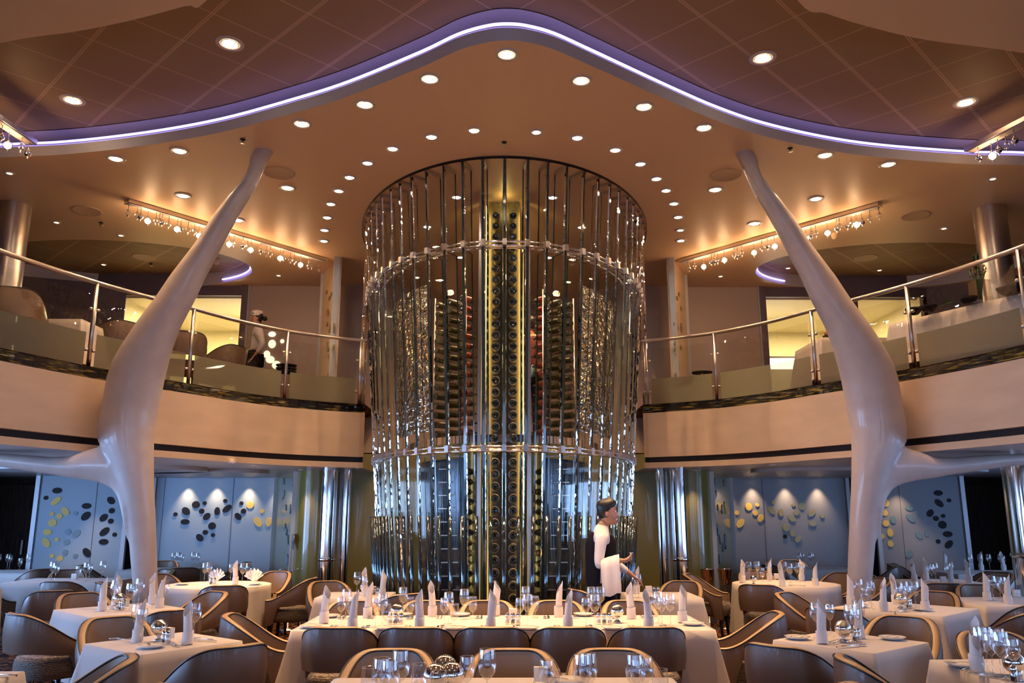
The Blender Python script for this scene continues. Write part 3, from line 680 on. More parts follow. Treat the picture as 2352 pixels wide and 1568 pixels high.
# lit rack that carries two columns of bottles
RY = 9.85
rack = thing('wine_rack', 'tall lit rack with two columns of bottles in the middle of the glass tower', 'wine rack', (0, RY, 0))
m = MB(); m.box((0, .20, 2.80), (.40, .03, 5.6)); m.build('back_panel', 'rack', rack)
for x in (-.30, .30):
    m = MB(); m.box((x, .02, 2.80), (.04, .34, 5.6)); m.build('upright', 'steel', rack)
for x in (-.235, .235): MB().box((x, .17, 2.80), (.014, .02, 5.5)).build('light_strip', 'glow', rack)
MB().box((0, .0, 2.8), (.03, .30, 5.6)).build('divider', 'steel', rack)
for x in (-.20, .20): light('AREA', (x, .10, 2.8), 11, (1, .74, .26), rack, size=.03, sy=5.3, rot=(pi/2, 0, (-1 if x > 0 else 1)*.9), name='rack_strip_light')
light('POINT', (0, -.02, 5.50), 3, (1, .76, .22), rack, size=.04, name='rack_top_light')
ring_m = None
for j in range(39):
    for x in (-.107, .107):
        if ring_m is None:
            a = MB(); a.tube([(.052*cos(2*pi*i/14), 0, .052*sin(2*pi*i/14)) for i in range(14)], .004, 5, closed=True); ring_m = a.build('holder_ring', 'steel', rack); r_ = ring_m
        else: r_ = ring_m.copy(); C.objects.link(r_)
        r_.location = (x, -.14, .12+j*.14)
def bottle_maker(foil='bottle_lit'):
    def f():
        m = MB(); m.lathe([(.001, .012), (.02, .006), (.038, 0), (.043, .006), (.043, .19), (.036, .225), (.016, .25), (.0145, .30), (.001, .301)], axis='y', n=14)
        o = m.build('wine_bottle', 'bottle'); tag(o, '', 'bottle')
        l = MB(); l.lathe([(.0437, .012), (.0437, .15)], axis='y', n=14); l.build('label', foil, o); return o  # in the lit rack this yellow band paints the golden-lit underside
    return f
pb = Proto(bottle_maker())
for c_, x in enumerate((-.107, .107)):
    for j in range(39):
        if j == 38: continue
        pb.place((x, RY-.16, .12+j*.14), random.uniform(-.06, .06), 'dark wine bottle in the lit rack, '+('blue-side' if x < 0 else 'grey-side')+' column', 'bottles in the lit rack', tail='from the top', key=lambda o: -o.location.z)
pr = Proto(bottle_maker('bottle_red')); pg = Proto(bottle_maker('bottle_dk'))
for sg in (-1, 1):
    sr = thing('side_rack', 'dark angled bottle rack inside the tower, '+('blue-wall side' if sg < 0 else 'grey-wall side'), 'wine rack', (sg*.72, 10.5, 0))
    for dx in (-.22, .22):
        MB().tube([(sg*dx, dx*1.1, 0), (sg*dx, dx*1.1, 4.5)], .012, 6).build('upright', 'steel', sr)
    for k, (z0, z1) in enumerate(((.15, 2.2), (2.65, 4.5))):
        z = z0; j = 0
        while z < z1:
            for q, (dx, dy) in enumerate(((-.15, -.16), (.02, .03), (.19, .2))):
                P_ = pr if (q == 0 and k == 1) else pg
                P_.place((sg*(.72+dx), 10.5+dy, z), sg*R(42)+random.uniform(-.1, .1), 'wine bottle laid in the '+('upper' if k else 'lower')+' side rack on the '+('blue side' if sg < 0 else 'grey side')+' of the tower', 'bottles in the side racks')
            z += .125; j += 1
# bottles of one side rack cannot be told apart: they share a label
for (base, tail) in list(REG):
    if 'side rack' in base:
        for k_, o in REG.pop((base, tail)): o['label'] = base; o['group'] = base.replace('wine bottle laid', 'bottles')
# ================================================================ CEILING LAMPS
def WC(px, py):
    p = W(px, py, ZC-.001)
    if any(((p.x-cx)/a)**2+((p.y-cy)/b)**2 < 1 for cx, cy, a, b in ovals): return W(px, py, ZC+.219)
    return p
warm = (1, .58, .29)
def lamp_maker(r, lens, tilt=False):
    def f():
        o = tag(MB().lathe([(r*1.45, 0), (r*1.4, -.008), (r*1.1, -.012), (r*1.0, .0), (r*.92, .02)], n=24).build('downlight', 'led_lip'), '', 'ceiling light')
        MB().lathe([(r*.80, -.004), (r*.84, -.010), (r*.9, -.004)], n=24).build('inner_ring', 'chrome', o)
        MB().disc((0, 0, -.008), r*.80, 20, up=False).build('lens', lens, o); return o
    return f
pa = Proto(lamp_maker(.075, 'lens')); pz = Proto(lamp_maker(.055, 'lens2')); pd = Proto(lamp_maker(.055, 'lensdim')); ps = Proto(lamp_maker(.04, 'lensdim'))
ringp = [(744, 553), (745, 528), (751, 499), (760, 468), (778, 438), (803, 407), (844, 374), (902, 341), (991, 314), (1089, 299), (1326, 316), (1413, 344), (1471, 376), (1508, 410), (1530, 437), (1548, 467), (1558, 498), (1564, 552)]
outer = [(1164, 125), (987, 181), (1335, 185), (838, 240), (1479, 245), (693, 284), (1617, 293), (412, 346), (266, 364), (1895, 356), (2040, 377), (660, 431), (1643, 435), (420, 449), (1874, 456), (545, 505), (1733, 513)]
tiles = [(528, 100), (1752, 133), (167, 230), (2218, 235)]
small = [(130, 510), (22, 397), (2280, 410), (278, 540), (2168, 524), (640, 632), (1655, 634), (238, 607), (1810, 615), (2020, 620)]
def spot(p, e, ang, col=warm, size=.03, tgt=None):
    rot = None
    if tgt is not None: rot = (V(tgt)-V(p)).to_track_quat('-Z', 'Y').to_euler()
    return light('SPOT', (p.x, p.y, p.z-.03), e, col, size=size, spot=ang, rot=rot)
for px, py in ringp:
    p = W(px, py, ZC-.001); o = pz.place(p, 0, 'small dazzling downlight in the horseshoe ring around the tower', 'ring downlights')
    spot(p, E_RING, 100)
for px, py in [(1232, 303), (1563, 528)]: pd.place(W(px, py, ZC-.001), 0, 'dim switched-down downlight in the horseshoe ring', 'ring downlights')
for px, py in outer:
    p = W(px, py, ZC-.001); pa.place(p, 0, 'bright downlight set in the smooth beige ceiling', 'ceiling downlights'); spot(p, E_OUT, 115)
    if (px, py) in ((1164, 125), (987, 181), (1335, 185), (838, 240), (1479, 245)): spot(p, E_KEY, 50)
for x, y in LAMPS_IN:
    p = V((x, y, ZC-.001)); pz.place(p, 0, 'dazzling downlight in the part-added set inside the glass tower', 'tower downlights'); spot(p, E_RING*2.2, 130)
for px, py in tiles:
    p = W(px, py, ZH-.001); pa.place(p, 0, 'bright downlight set in the tiled ceiling', 'tile downlights', (1.2, 1.2, 1)); spot(p, E_OUT*1.5, 120)
for px, py in small: ps.place(WC(px, py), 0, 'tiny faint spotlight in the ceiling', 'small ceiling spots')
for i, (x, y) in enumerate([(-3.3, 4.2), (0, 4.3), (3.2, 4.6), (0, 2.2), (-2.6, .6), (2.6, .6)]):  # unseen downlights added overhead to brighten the near tables
    p = V((x, y, ZH-.001 if abs(x) < .1 else ZC-.001)); spot(p, E_OUT*.8, 110); spot(p, E_KEY*(1.3 if i == 1 else .9), 25 if i != 1 else 52)
    pa.place(p, 0, 'added downlight out of view above the near tables', 'added overhead downlights')
# lower deck wall washers and table lights
for px, side in [(421, 'b'), (488, 'b'), (563, 'b'), (637, 'b'), (1668, 'g'), (1736, 'g'), (1813, 'g'), (1888, 'g')]:
    x = px_x(px, 15.37); p = V((x, 15.37, ZS-.001)); ps.place(p, 0, 'small wall-washing downlight above the '+('blue' if side == 'b' else 'grey')+' screen wall', 'wall washers')
    spot(p, E_WASH, 72, (1, .66, .38), .02, (x, 15.44, .9))
for px, Y, ty in [(128, 13.9, 14.2), (200, 14.3, 14.6), (2150, 14.1, 14.4), (2080, 14.6, 14.9), (688, 12.75, 13.0), (1600, 12.75, 13.0)]:
    x = px_x(px, Y); p = V((x, Y, ZS-.001)); ps.place(p, 0, 'small downlight in the low ceiling under the balcony', 'soffit downlights'); spot(p, E_WASH*.8, 62, (1, .66, .38), .02, (x, ty, 1.1))
for x, y, e in [(-3.6, 10.6, 1.0), (-3.5, 11.3, .5), (3.7, 11.0, .6), (-6.0, 11.0, .1), (5.9, 11, .1), (-1.7, 10.9, 0)]:
    if e: p = V((x, y+.35, ZS-.001)); 
    else: continue
    if y > 10.9 or True:
        ps.place(p, 0, 'small downlight in the low ceiling under the balcony', 'soffit downlights'); spot(p, E_TAB*e, 90)
# speakers, sprinklers
pk = Proto(lambda: tag(MB().lathe([(.001, -.004), (.17, -.004), (.185, -.008), (.19, 0)], n=32).build('ceiling_speaker', 'grille'), '', 'speaker'))
for px, py in [(641, 397), (1667, 402), (2103, 495), (200, 484), (330, 590), (1990, 592)]: pk.place(WC(px, py), 0, 'flat round speaker grille in the ceiling', 'ceiling speakers')
def spr():
    o = tag(MB().lathe([(.03, 0), (.03, -.006), (.008, -.01), (.008, -.035), (.001, -.036)], n=12).build('sprinkler', 'dark'), '', 'sprinkler')
    MB().lathe([(.001, -.04), (.028, -.04), (.028, -.044), (.001, -.044)], n=12).build('deflector', 'steel', o); return o
pk2 = Proto(spr)
for px, py in [(558, 320), (1158, 326), (233, 511), (851, 490), (1460, 508), (1815, 340), (347, 605), (1875, 605)]: pk2.place(WC(px, py), 0, 'small dark fire sprinkler in the ceiling', 'sprinklers')
pcam = Proto(lambda: tag(MB().lathe([(.001, -.09), (.03, -.08), (.045, -.05), (.05, -.02), (.05, 0)], n=16).build('dome_camera', 'plaster'), '', 'camera'))
pcam.place(WC(1916, 536), 0, 'white dome camera on the ceiling under the globe track'); pcam.place(WC(498, 596), 0, 'small dome camera on the ceiling beside the oval recess')
# ---------------------------------------------------------------- globe pendant tracks
def globe_maker(kind):
    def f():
        o = thing('pendant_globe', '', 'pendant lamp')
        L_ = {'lit': .10, 'clear': .08, 'mirror': .09}[kind]; r = {'lit': .052, 'clear': .036, 'mirror': .036}[kind]
        MB().tube([(0, 0, 0), (0, 0, -L_)], .005, 6).build('rod', 'steel', o)
        if kind == 'lit':
            MB().sphere((0, 0, -L_-r), r, 18).build('glass_globe', 'stem', o); MB().sphere((0, 0, -L_-r), r*.72, 14).build('bulb', 'globe', o)
        else: MB().sphere((0, 0, -L_-r), r, 16).build('glass_globe' if kind == 'clear' else 'mirror_globe', 'stem' if kind == 'clear' else 'chrome', o)
        MB().lathe([(.001, -L_-2*r-.03), (.007, -L_-2*r-.012), (.012, -L_-2*r+.004), (.006, -L_-2*r+.012)], n=10).build('finial', 'steel', o)
        MB().lathe([(.014, -L_+.012), (.014, -L_-.004)], n=10).build('cap', 'steel', o)
        return o
    return f
G = {k: Proto(globe_maker(k)) for k in ('lit', 'clear', 'mirror')}
def track(a, b, label, items, h=.05, w=.13, side=''):
    z = ZC-.0; p, q = W(*a, z-h), W(*b, z-h); t = (q-p).normalized(); ang = math.atan2(t.y, t.x)
    tr = thing('light_track', label, 'light track', ((p.x+q.x)/2, (p.y+q.y)/2, z-h/2), ang)
    MB().box((0, 0, 0), ((q-p).length, w, h)).build('rail', 'steel', tr)
    MB().box((0, 0, -h/2-.004), ((q-p).length-.05, w*.75, .008)).build('face_plate', 'led_lip', tr)
    n = t.cross(V((0, 0, 1)))
    for px, kind in items:
        # the point on the track line that lands at this column
        best = min((abs(scr(p.lerp(q, i/300))[0]-px), i/300) for i in range(301))[1]
        c = p.lerp(q, best)+n*random.uniform(-.03, .03); c.z = z-h-.008
        G[kind].place(c, 0, {'lit': 'glowing glass globe pendant', 'clear': 'clear glass drop pendant', 'mirror': 'mirrored ball pendant'}[kind]+' hanging from the '+side, 'globe pendants on the ceiling tracks')
        if kind == 'lit': light('POINT', (c.x, c.y, c.z-.15), E_GLOBE, (1, .58, .28), size=.05)
ll = [(297, 'clear'), (318, 'clear'), (323, 'mirror'), (341, 'lit'), (360, 'clear'), (366, 'clear'), (372, 'mirror'), (389, 'clear'), (409, 'lit'), (417, 'mirror'), (434, 'clear'), (447, 'clear'), (460, 'lit'), (528, 'lit'), (538, 'clear'), (557, 'mirror'), (569, 'clear'), (576, 'lit'), (597, 'mirror'), (614, 'clear'), (622, 'clear'), (642, 'lit'), (650, 'mirror'), (670, 'clear'), (679, 'clear'), (692, 'lit'), (712, 'mirror'), (718, 'clear'), (735, 'clear')]
track((290, 466), (748, 602), 'long slanting ceiling track of globe pendants crossing behind the white column, blue-wall side', ll, side='long track, blue-wall side')
rl = [(1577, 'clear'), (1583, 'mirror'), (1596, 'clear'), (1614, 'lit'), (1634, 'mirror'), (1642, 'mirror'), (1645, 'clear'), (1665, 'lit'), (1688, 'clear'), (1691, 'mirror'), (1705, 'clear'), (1730, 'lit'), (1750, 'clear'), (1764, 'mirror'), (1780, 'lit'), (1848, 'lit'), (1861, 'mirror'), (1863, 'clear'), (1872, 'clear'), (1898, 'lit'), (1920, 'mirror'), (1928, 'clear'), (1942, 'mirror'), (1954, 'clear'), (1966, 'lit'), (1976, 'mirror'), (1996, 'clear'), (2018, 'clear')]
track((1562, 604), (2022, 474), 'long slanting ceiling track of globe pendants crossing behind the white column, grey-wall side', rl, side='long track, grey-wall side')
track((-120, 200), (72, 332), 'dark ceiling track of globe pendants ending at the violet light, blue-wall side', [(6, 'mirror'), (27, 'lit'), (46, 'clear'), (64, 'mirror')], side='dark track, blue-wall side')
track((2225, 350), (2440, 240), 'dark ceiling track of globe pendants ending at the violet light, grey-wall side', [(2250, 'mirror'), (2271, 'lit'), (2288, 'mirror'), (2304, 'clear'), (2330, 'mirror')], side='dark track, grey-wall side')
# ================================================================ FURNITURE
def chair_path(n=41):
    """plan of the shell centre line, front tip to front tip round the back; y forward"""
    pts = []
    pl = [(-.240, .24), (-.250, .12), (-.248, .0), (-.230, -.11), (-.188, -.20), (-.115, -.258), (0, -.275)]
    pl = pl+[(-x, y) for x, y in reversed(pl[:-1])]
    P = spline([(*p, 0) for p in pl], 5); LL = arclen(P)
    return [at_len(P, LL, LL[-1]*i/(n-1)) for i in range(n)]
def sm(a, b, x): t = min(1, max(0, (x-a)/(b-a))); return t*t*(3-2*t)
def make_chair():
    o = thing('tub_chair', '', 'chair'); P = chair_path(); n = len(P)
    th = .055; out, inn, zt, zb = [], [], [], []
    for i, p in enumerate(P):
        t = P[min(i+1, n-1)]-P[max(i-1, 0)]; nn = V((-t.y, t.x, 0)).normalized()
        if nn.dot(p-V((0, .1, 0))) < 0: nn = -nn
        s = abs(i/(n-1)*2-1)
        zt.append(.828-.25*sm(.16, .97, s)); zb.append(.535-.03*sm(.3, .7, s)-.22*sm(.74, .88, s))
        out.append(p+nn*th/2); inn.append(p-nn*th/2)
    lean = lambda p, z: V((p.x*(1+.10*(z-.5)), p.y*(1+.12*(z-.5)) if p.y < 0 else p.y, z))
    rows = []
    a = MB()
    ro = [[lean(out[i], zb[i]+(zt[i]-.004-zb[i])*k/6)+((out[i]-inn[i])*(.22*sin(pi*k/6)) if True else V()) for i in range(n)] for k in range(7)]
    a.grid(ro, 0, True); a.grid([[lean(inn[i], zb[i]) for i in range(n)], ro[0]], 0, True)
    for i in (0, n-1):
        c = [ro[k][i] for k in range(7)]+[lean(inn[i], zt[i]-.004), lean(inn[i], zb[i])]; a.add(c, [tuple(range(len(c)))])
    a.build('shell', 'leather', o)
    a = MB(); a.grid([[lean(inn[i], zb[i]) for i in range(n)], [lean(inn[i], (zb[i]+zt[i])/2)-(out[i]-inn[i])*.12 for i in range(n)], [lean(inn[i], zt[i]-.004) for i in range(n)]]); a.build('inner_back', 'inner', o)
    a = MB(); mid = [lean(P[i], zt[i]+.012) for i in range(n)]
    a.grid([[lean(out[i], zt[i]-.004) for i in range(n)], [(lean(out[i], zt[i]+.008)+mid[i])/2 for i in range(n)], mid, [(lean(inn[i], zt[i]+.008)+mid[i])/2 for i in range(n)], [lean(inn[i], zt[i]-.004) for i in range(n)]])
    # the rim turns down the front ends of the arms
    for i in (0, n-1):
        f = V((0, .006, 0)); a.add([lean(out[i], zt[i])+f, lean(inn[i], zt[i])+f, lean(inn[i], zb[i])+f, lean(out[i], zb[i])+f], [(0, 1, 2, 3)])
    a.build('rim', 'rim', o)
    a = MB()
    for q in (out, inn): a.tube([lean(q[i], zt[i]+.001) for i in range(n)], .006, 6)
    a.build('piping', 'piping', o)
    a = MB(); k = 28; r0 = [(-.23, .25), (.23, .25), (.235, -.10), (.15, -.20), (-.15, -.20), (-.235, -.10)]
    pp = spline([(*p, 0) for p in [(-.20, .27), (0, .285), (.20, .27), (.235, .18), (.24, 0), (.2, -.15), (0, -.215), (-.2, -.15), (-.24, 0), (-.235, .18)]], 3, True)
    a.grid([[(p.x*s_, p.y*s_, z) for p in pp] for s_, z in ((.9, .32), (1, .335), (1.02, .40), (1.0, .455), (.94, .48), (.6, .492), (.01, .495))], 0, True, True)
    a.add([(p.x*.9, p.y*.9, .32) for p in pp], [tuple(reversed(range(len(pp))))]); a.build('seat', 'seat', o)
    for x, y in ((-.19, .2), (.19, .2), (-.17, -.17), (.17, -.17)):
        MB().tube([(x, y, .33), (x*1.08, y*1.12, .0)], [.026, .015], 8).build('leg', 'legwood', o)
    return o
CH = Proto(make_chair)
def chair(x, y, face, base, group=None):
    """face: degrees, the way the sitter looks; 90 = away from the camera"""
    return CH.place((x, y, 0), R(face-90), base, group)
def cloth(name, cx, cy, hx, hy, rot, drop, flare=.05, fold=.012, seed=0, rnd=False, corner=.10, sub=16):
    rr = random.Random(seed); a = MB(); per = []
    if rnd:
        N_ = 120; per = [(hx*cos(2*pi*i/N_), hx*sin(2*pi*i/N_), cos(2*pi*i/N_), sin(2*pi*i/N_), 0) for i in range(N_)]
    else:
        rc = .025; cs = [(hx-rc, hy-rc, 0), (-hx+rc, hy-rc, 90), (-hx+rc, -hy+rc, 180), (hx-rc, -hy+rc, 270)]
        for j, (x, y, a0) in enumerate(cs):
            for k in range(9):
                t = R(a0+90*k/8); per.append((x+rc*cos(t), y+rc*sin(t), cos(t), sin(t), 1-abs(k-4)/4))
            nx_, ny_, _ = cs[(j+1) % 4]; t = R(a0+90)
            sx_, sy_ = x+rc*cos(t), y+rc*sin(t); ex, ey = nx_+rc*cos(t), ny_+rc*sin(t)
            for k in range(1, sub): per.append((sx_+(ex-sx_)*k/sub, sy_+(ey-sy_)*k/sub, cos(t), sin(t), 0))
    n = len(per); ph = rr.uniform(0, 6); rows = []
    L_ = 0; al = []
    for i in range(n):
        al.append(L_); q = per[(i+1) % n]; L_ += hypot(q[0]-per[i][0], q[1]-per[i][1])
    K = 8
    rows.append([(0, 0, 0)]*n)
    for s_ in (.5, .97): rows.append([(p[0]*s_, p[1]*s_, 0) for p in per])
    for k in range(K+1):
        t = k/K; row = []
        for i, p in enumerate(per):
            w = (sin(al[i]*(17 if rnd else 9)+ph)+.5*sin(al[i]*(29 if rnd else 17)+2*ph))*fold*(t**.8)*(2.2 if rnd else 1)
            o_ = .004+flare*t+w+corner*p[4]*t
            row.append((p[0]+p[2]*o_, p[1]+p[3]*o_, -.004*(k > 0)-t*(drop+(.06*p[4] if k else 0))))
        rows.append(row)
    a.grid(rows, 0, True, True)
    o = a.build(name, 'cloth'); o.location = (cx, cy, .752); o.rotation_euler = (0, 0, rot)
    return o
TB = []
def table(desc, cx, cy, hx, hy, rot=0, drop=.5, rnd=False, **k):
    rot = R(rot); TB.append((cx, cy, hx, hy, rot, rnd)); t = thing('dining_table', 'table hidden under the cloth of the '+desc, 'table', (cx, cy, 0), rot)
    a = MB()
    if rnd: a.lathe([(.001, .715), (hx*.98, .715), (hx*.98, .742), (.001, .742)], n=40)
    else: a.box((0, 0, .73), (2*hx-.02, 2*hy-.02, .026))
    a.build('tabletop', 'legwood', t)
    for x in ((-hx*.6, hx*.6) if hx > 1 else (0,)):
        MB().lathe([(.001, 0), (.24, 0), (.24, .02), (.05, .04), (.04, .10), (.04, .715)], (x, 0, 0), 20).build('pedestal', 'steel', t)
    c = cloth('tablecloth', cx, cy, hx, hy, rot, drop, rnd=rnd, **k); tag(c, 'white linen cloth over the '+desc, 'tablecloth'); return c
# ---- tableware
def make_napkin(k=0):
    def f():
        rr = random.Random(k); a = MB(); n = 30; rows = []; lean_ = rr.uniform(-.02, .02); ph = (k*1.3) % 6.28
        for j in range(13):
            u = j/12; row = []
            for i in range(n+1):
                th = 2*pi*1.25*i/n; r = .033-.0035*i/n-.004*u+.0015*sin(3*th+5*u)
                tip = .185+.110*(1-abs(((th-ph+pi) % (2*pi))-pi)/pi)**1.1; z = tip*u
                row.append((r*cos(th)+lean_*u*u, r*sin(th), z))
            rows.append(row)
        a.grid(rows); o = tag(a.build('napkin', 'napkin'), '', 'napkin')
        b = MB(); rows = []
        for z in (0, .02, .05, .082, .086): rows.append([((.0385+.0015*sin(2*2*pi*i/24+z*60)+(0 if z < .086 else -.002))*cos(2*pi*i/24), (.0385+.0015*sin(2*2*pi*i/24+z*60))*sin(2*pi*i/24), z+.006*sin(2*pi*i/24+k)) for i in range(24)])
        b.grid(rows, 0, True, True); b.build('cuff', 'napkin', o); return o
    return f
NP = [Proto(make_napkin(k)) for k in range(3)]
def fan():
    a = MB(); 
    for k in range(7):
        ang = R(-48+16*k); h = .17-.004*abs(k-3)**2; x = sin(ang)*h; z = cos(ang)*h
        a.add([(-.012, -.02, 0), (.012, -.02, 0), (x+.025, -.012, z*.8), (x, .0, z), (x-.03, .012, z*.75), (.0, .02, 0)], [(0, 1, 2, 3), (0, 3, 4, 5)], 0, True)
    a.lathe([(.03, 0), (.028, .03), (.02, .05)], n=12)
    return tag(a.build('fan_napkin', 'napkin'), '', 'napkin')
FN = Proto(fan)
def glass_maker(kind):
    pr_ = {'wine': ([(.0305, .200), (.034, .170), (.036, .145), (.031, .115), (.016, .095), (.005, .088)], .088), 'white': ([(.026, .180), (.029, .155), (.0295, .135), (.024, .108), (.012, .092), (.005, .086)], .086),
           'water': ([(.032, .158), (.0335, .13), (.0335, .10), (.029, .068), (.014, .048), (.006, .042)], .042)}[kind]
    def f():
        bowl, h = pr_; k_ = 1.2 if kind != 'water' else 1.1; bowl = [(r*k_, z*k_) for r, z in bowl]; h *= k_; o = tag(MB().lathe(bowl, n=20).build('wine_glass' if kind != 'water' else 'water_goblet', 'stem'), '', 'glass')
        MB().lathe([(.005, h), (.0035, h*.6), (.004, .012), (.012, .004), (.033, .001), (.034, .0)], n=20).build('stem', 'stem', o)
        MB().tube([(bowl[0][0]*cos(2*pi*i/20), bowl[0][0]*sin(2*pi*i/20), bowl[0][1]) for i in range(20)], .0009, 4, closed=True).build('lip', 'jar', o)
        return o
    return f
GL = {k: Proto(glass_maker(k)) for k in ('wine', 'white', 'water')}
def plate():
    o = tag(MB().lathe([(.001, .006), (.055, .006), (.062, .008), (.088, .018), (.09, .017), (.064, .003), (.05, 0), (.001, 0)], n=36).build('bread_plate', 'china'), '', 'plate'); return o
PLT = Proto(plate)
def utensil(kind):
    def f():
        a = MB(); L_ = .2
        if kind == 'knife':
            a.box((0, -.055, .004), (.011, .10, .005)); a.add([(-.009, -.005, .003), (.006, -.005, .003), (.009, .06, .003), (.004, .10, .003), (-.009, .085, .003), (-.009, -.005, .0055), (.006, -.005, .0055), (.009, .06, .0045), (.004, .10, .004), (-.009, .085, .0045)], [(0, 1, 2, 3, 4), (9, 8, 7, 6, 5), (0, 5, 6, 1), (1, 6, 7, 2), (2, 7, 8, 3), (3, 8, 9, 4), (4, 9, 5, 0)])
        else:
            a.tube([(0, -.105, .004), (0, -.06, .005), (0, 0, .008), (0, .03, .010), (0, .045, .006)], [.0055, .004, .0025, .0025, .004], 6)
            if kind == 'fork':
                a.box((0, .052, .005), (.022, .02, .003))
                for x in (-.0095, -.003, .003, .0095): a.tube([(x, .06, .005), (x, .085, .004), (x*.9, .105, .008)], [.0018, .0016, .0008], 5)
            else: a.sphere((0, .072, .006), .02, 12, 0, (1, 1.5, .22))
        o = tag(a.build('table_'+kind if kind != 'spoon' else 'spoon', 'chrome'), '', 'cutlery'); return o
    return f
UT = {k: Proto(utensil(k)) for k in ('fork', 'knife', 'spoon')}
def ballvase():
    o = thing('silver_ball', '', 'ornament'); MB().sphere((0, 0, .085), .055, 24).build('ball', 'chrome', o)
    MB().lathe([(.03, 0), (.03, .005), (.014, .016), (.012, .03), (.02, .038)], n=20).build('foot', 'chrome', o); return o
BV = Proto(ballvase)
def shaker():
    o = tag(MB().lathe([(.001, .001), (.018, .001), (.019, .01), (.019, .055), (.015, .062)], n=14).build('pepper_shaker', 'jar'), '', 'shaker')
    MB().lathe([(.001, .004), (.0155, .004), (.0155, .034), (.001, .036)], n=12).build('pepper', 'black', o); MB().lathe([(.017, .06), (.017, .075), (.010, .083), (.001, .084)], n=14).build('lid', 'chrome', o); return o
SH = Proto(shaker)
def salt():
    o = tag(MB().lathe([(.001, .001), (.018, .001), (.019, .01), (.019, .055), (.015, .062)], n=14).build('salt_shaker', 'jar'), '', 'shaker')
    MB().lathe([(.001, .004), (.0155, .004), (.0155, .03), (.001, .032)], n=12).build('salt', 'card', o); MB().lathe([(.017, .06), (.017, .075), (.010, .083), (.001, .084)], n=14).build('lid', 'chrome', o); return o
SA = Proto(salt)
def cardh():
    o = tag(MB().box((0, 0, .045), (.07, .035, .07)).build('card_holder', 'card'), '', 'card holder')
    MB().tube([(-.04, -.03, .006), (-.02, -.035, .045), (.02, -.035, .02), (.04, -.03, .006)], .002, 5).build('wire', 'steel', o); return o
CD = Proto(cardh)
ZT = .758
NB = {}
def on(px, py, z=ZT): return W(px, py, z)
def napkin(px, py, desc, rz=None, sc=1, tipface=None):
    k = len(NB) % 3; NB[len(NB)] = 1; p = on(px, py)
    return NP[k].place(p, random.uniform(-.7, .7)+pi*(k == 1)*.0 if rz is None else rz, 'rolled white napkin on the '+desc, 'rolled napkins', (sc, sc, sc))
def glassat(px, py, kind, desc, z=ZT): return GL[kind].place(on(px, py, z), random.uniform(0, 6), {'wine': 'tall wine glass', 'white': 'slim wine glass', 'water': 'short water goblet'}[kind]+' on the '+desc, 'glasses on the '+desc)
def place_xy(P_, x, y, rz, base, group=None, z=ZT, sc=None): return P_.place((x, y, z), rz, base, group, sc)
def setting(x, y, ang, desc, nap=True, plate_=True, glasses=('wine', 'water'), k=0):
    """a cover laid at (x, y); ang = direction (deg) from the seat towards the table centre"""
    a = R(ang); f = V((cos(a), sin(a), 0)); r = V((sin(a), -cos(a), 0)); c = V((x, y, 0)); rz = a-pi/2
    at = lambda u, v: c+r*u+f*v
    def put(P_, u, v, base, group, dr=0, sc=None): q = at(u, v); return P_.place((q.x, q.y, ZT), rz+dr, base, group, sc)
    put(UT['fork'], -.115, 0, 'silver dinner fork laid on the '+desc, 'cutlery on the '+desc); put(UT['fork'], -.085, .0, 'silver dinner fork laid on the '+desc, 'cutlery on the '+desc)
    put(UT['knife'], .095, 0, 'silver table knife laid on the '+desc, 'cutlery on the '+desc); put(UT['spoon'], .13, 0, 'silver spoon laid on the '+desc, 'cutlery on the '+desc)
    if plate_: put(PLT, -.21, .03, 'small white bread plate on the '+desc, 'bread plates'); q = at(-.19, .03); UT['knife'].place((q.x, q.y, ZT+.018), rz+.5, 'butter knife on a plate, '+desc, 'butter knives', (.75, .75, 1))
    if nap: put(NP[k % 3], 0, .02, 'rolled white napkin on the '+desc, 'rolled napkins', random.uniform(0, 6))
    for i, g in enumerate(glasses): put(GL[g], .12+.055*i, .17-.05*i, {'wine': 'tall wine glass', 'white': 'slim wine glass', 'water': 'short water goblet'}[g]+' on the '+desc, 'glasses on the '+desc, 0)
def centre(x, y, desc, rz=0, ball=True):
    c, s_ = cos(rz), sin(rz)
    if ball: BV.place((x-.08*c, y-.08*s_, ZT), 0, 'mirrored silver ball on the '+desc)
    SH.place((x+.03*c, y+.03*s_-.05, ZT), 0, 'glass pepper shaker on the '+desc); SA.place((x+.075*c, y+.075*s_-.05, ZT), 0, 'glass salt shaker on the '+desc)
    CD.place((x-.005*c, y+.09, ZT), rz, 'white card holder on the '+desc)
A_, B_ = 'blue-wall side', 'grey-wall side'
# -------- long centre table
D = 'long centre table'
table(D, 0, 6.97, 1.61, .49, 0, .62, flare=.05, corner=.16, seed=3)
for px, py in [(809, 1445), (961, 1448), (1127, 1446), (1307, 1448), (1493, 1446), (744, 1430), (844, 1417), (993, 1414), (1138, 1412), (1283, 1415), (1450, 1419), (1568, 1428)]: napkin(px, py, D)
for px, py, k in [(782, 1437, 'white'), (794, 1421, 'wine'), (862, 1439, 'white'), (877, 1435, 'wine'), (886, 1440, 'water'), (925, 1415, 'wine'), (941, 1421, 'water'), (1020, 1440, 'white'), (1030, 1431, 'wine'), (1043, 1440, 'water'), (1066, 1421, 'wine'), (1086, 1419, 'water'), (1194, 1440, 'white'), (1212, 1438, 'wine'), (1207, 1411, 'wine'), (1229, 1417, 'water'), (1346, 1440, 'white'), (1367, 1438, 'wine'), (1359, 1414, 'wine'), (1380, 1414, 'wine'), (1513, 1430, 'wine'), (1521, 1436, 'white'), (1541, 1435, 'wine'), (1504, 1414, 'water'), (806, 1428, 'water')]: glassat(px, py, k, D)
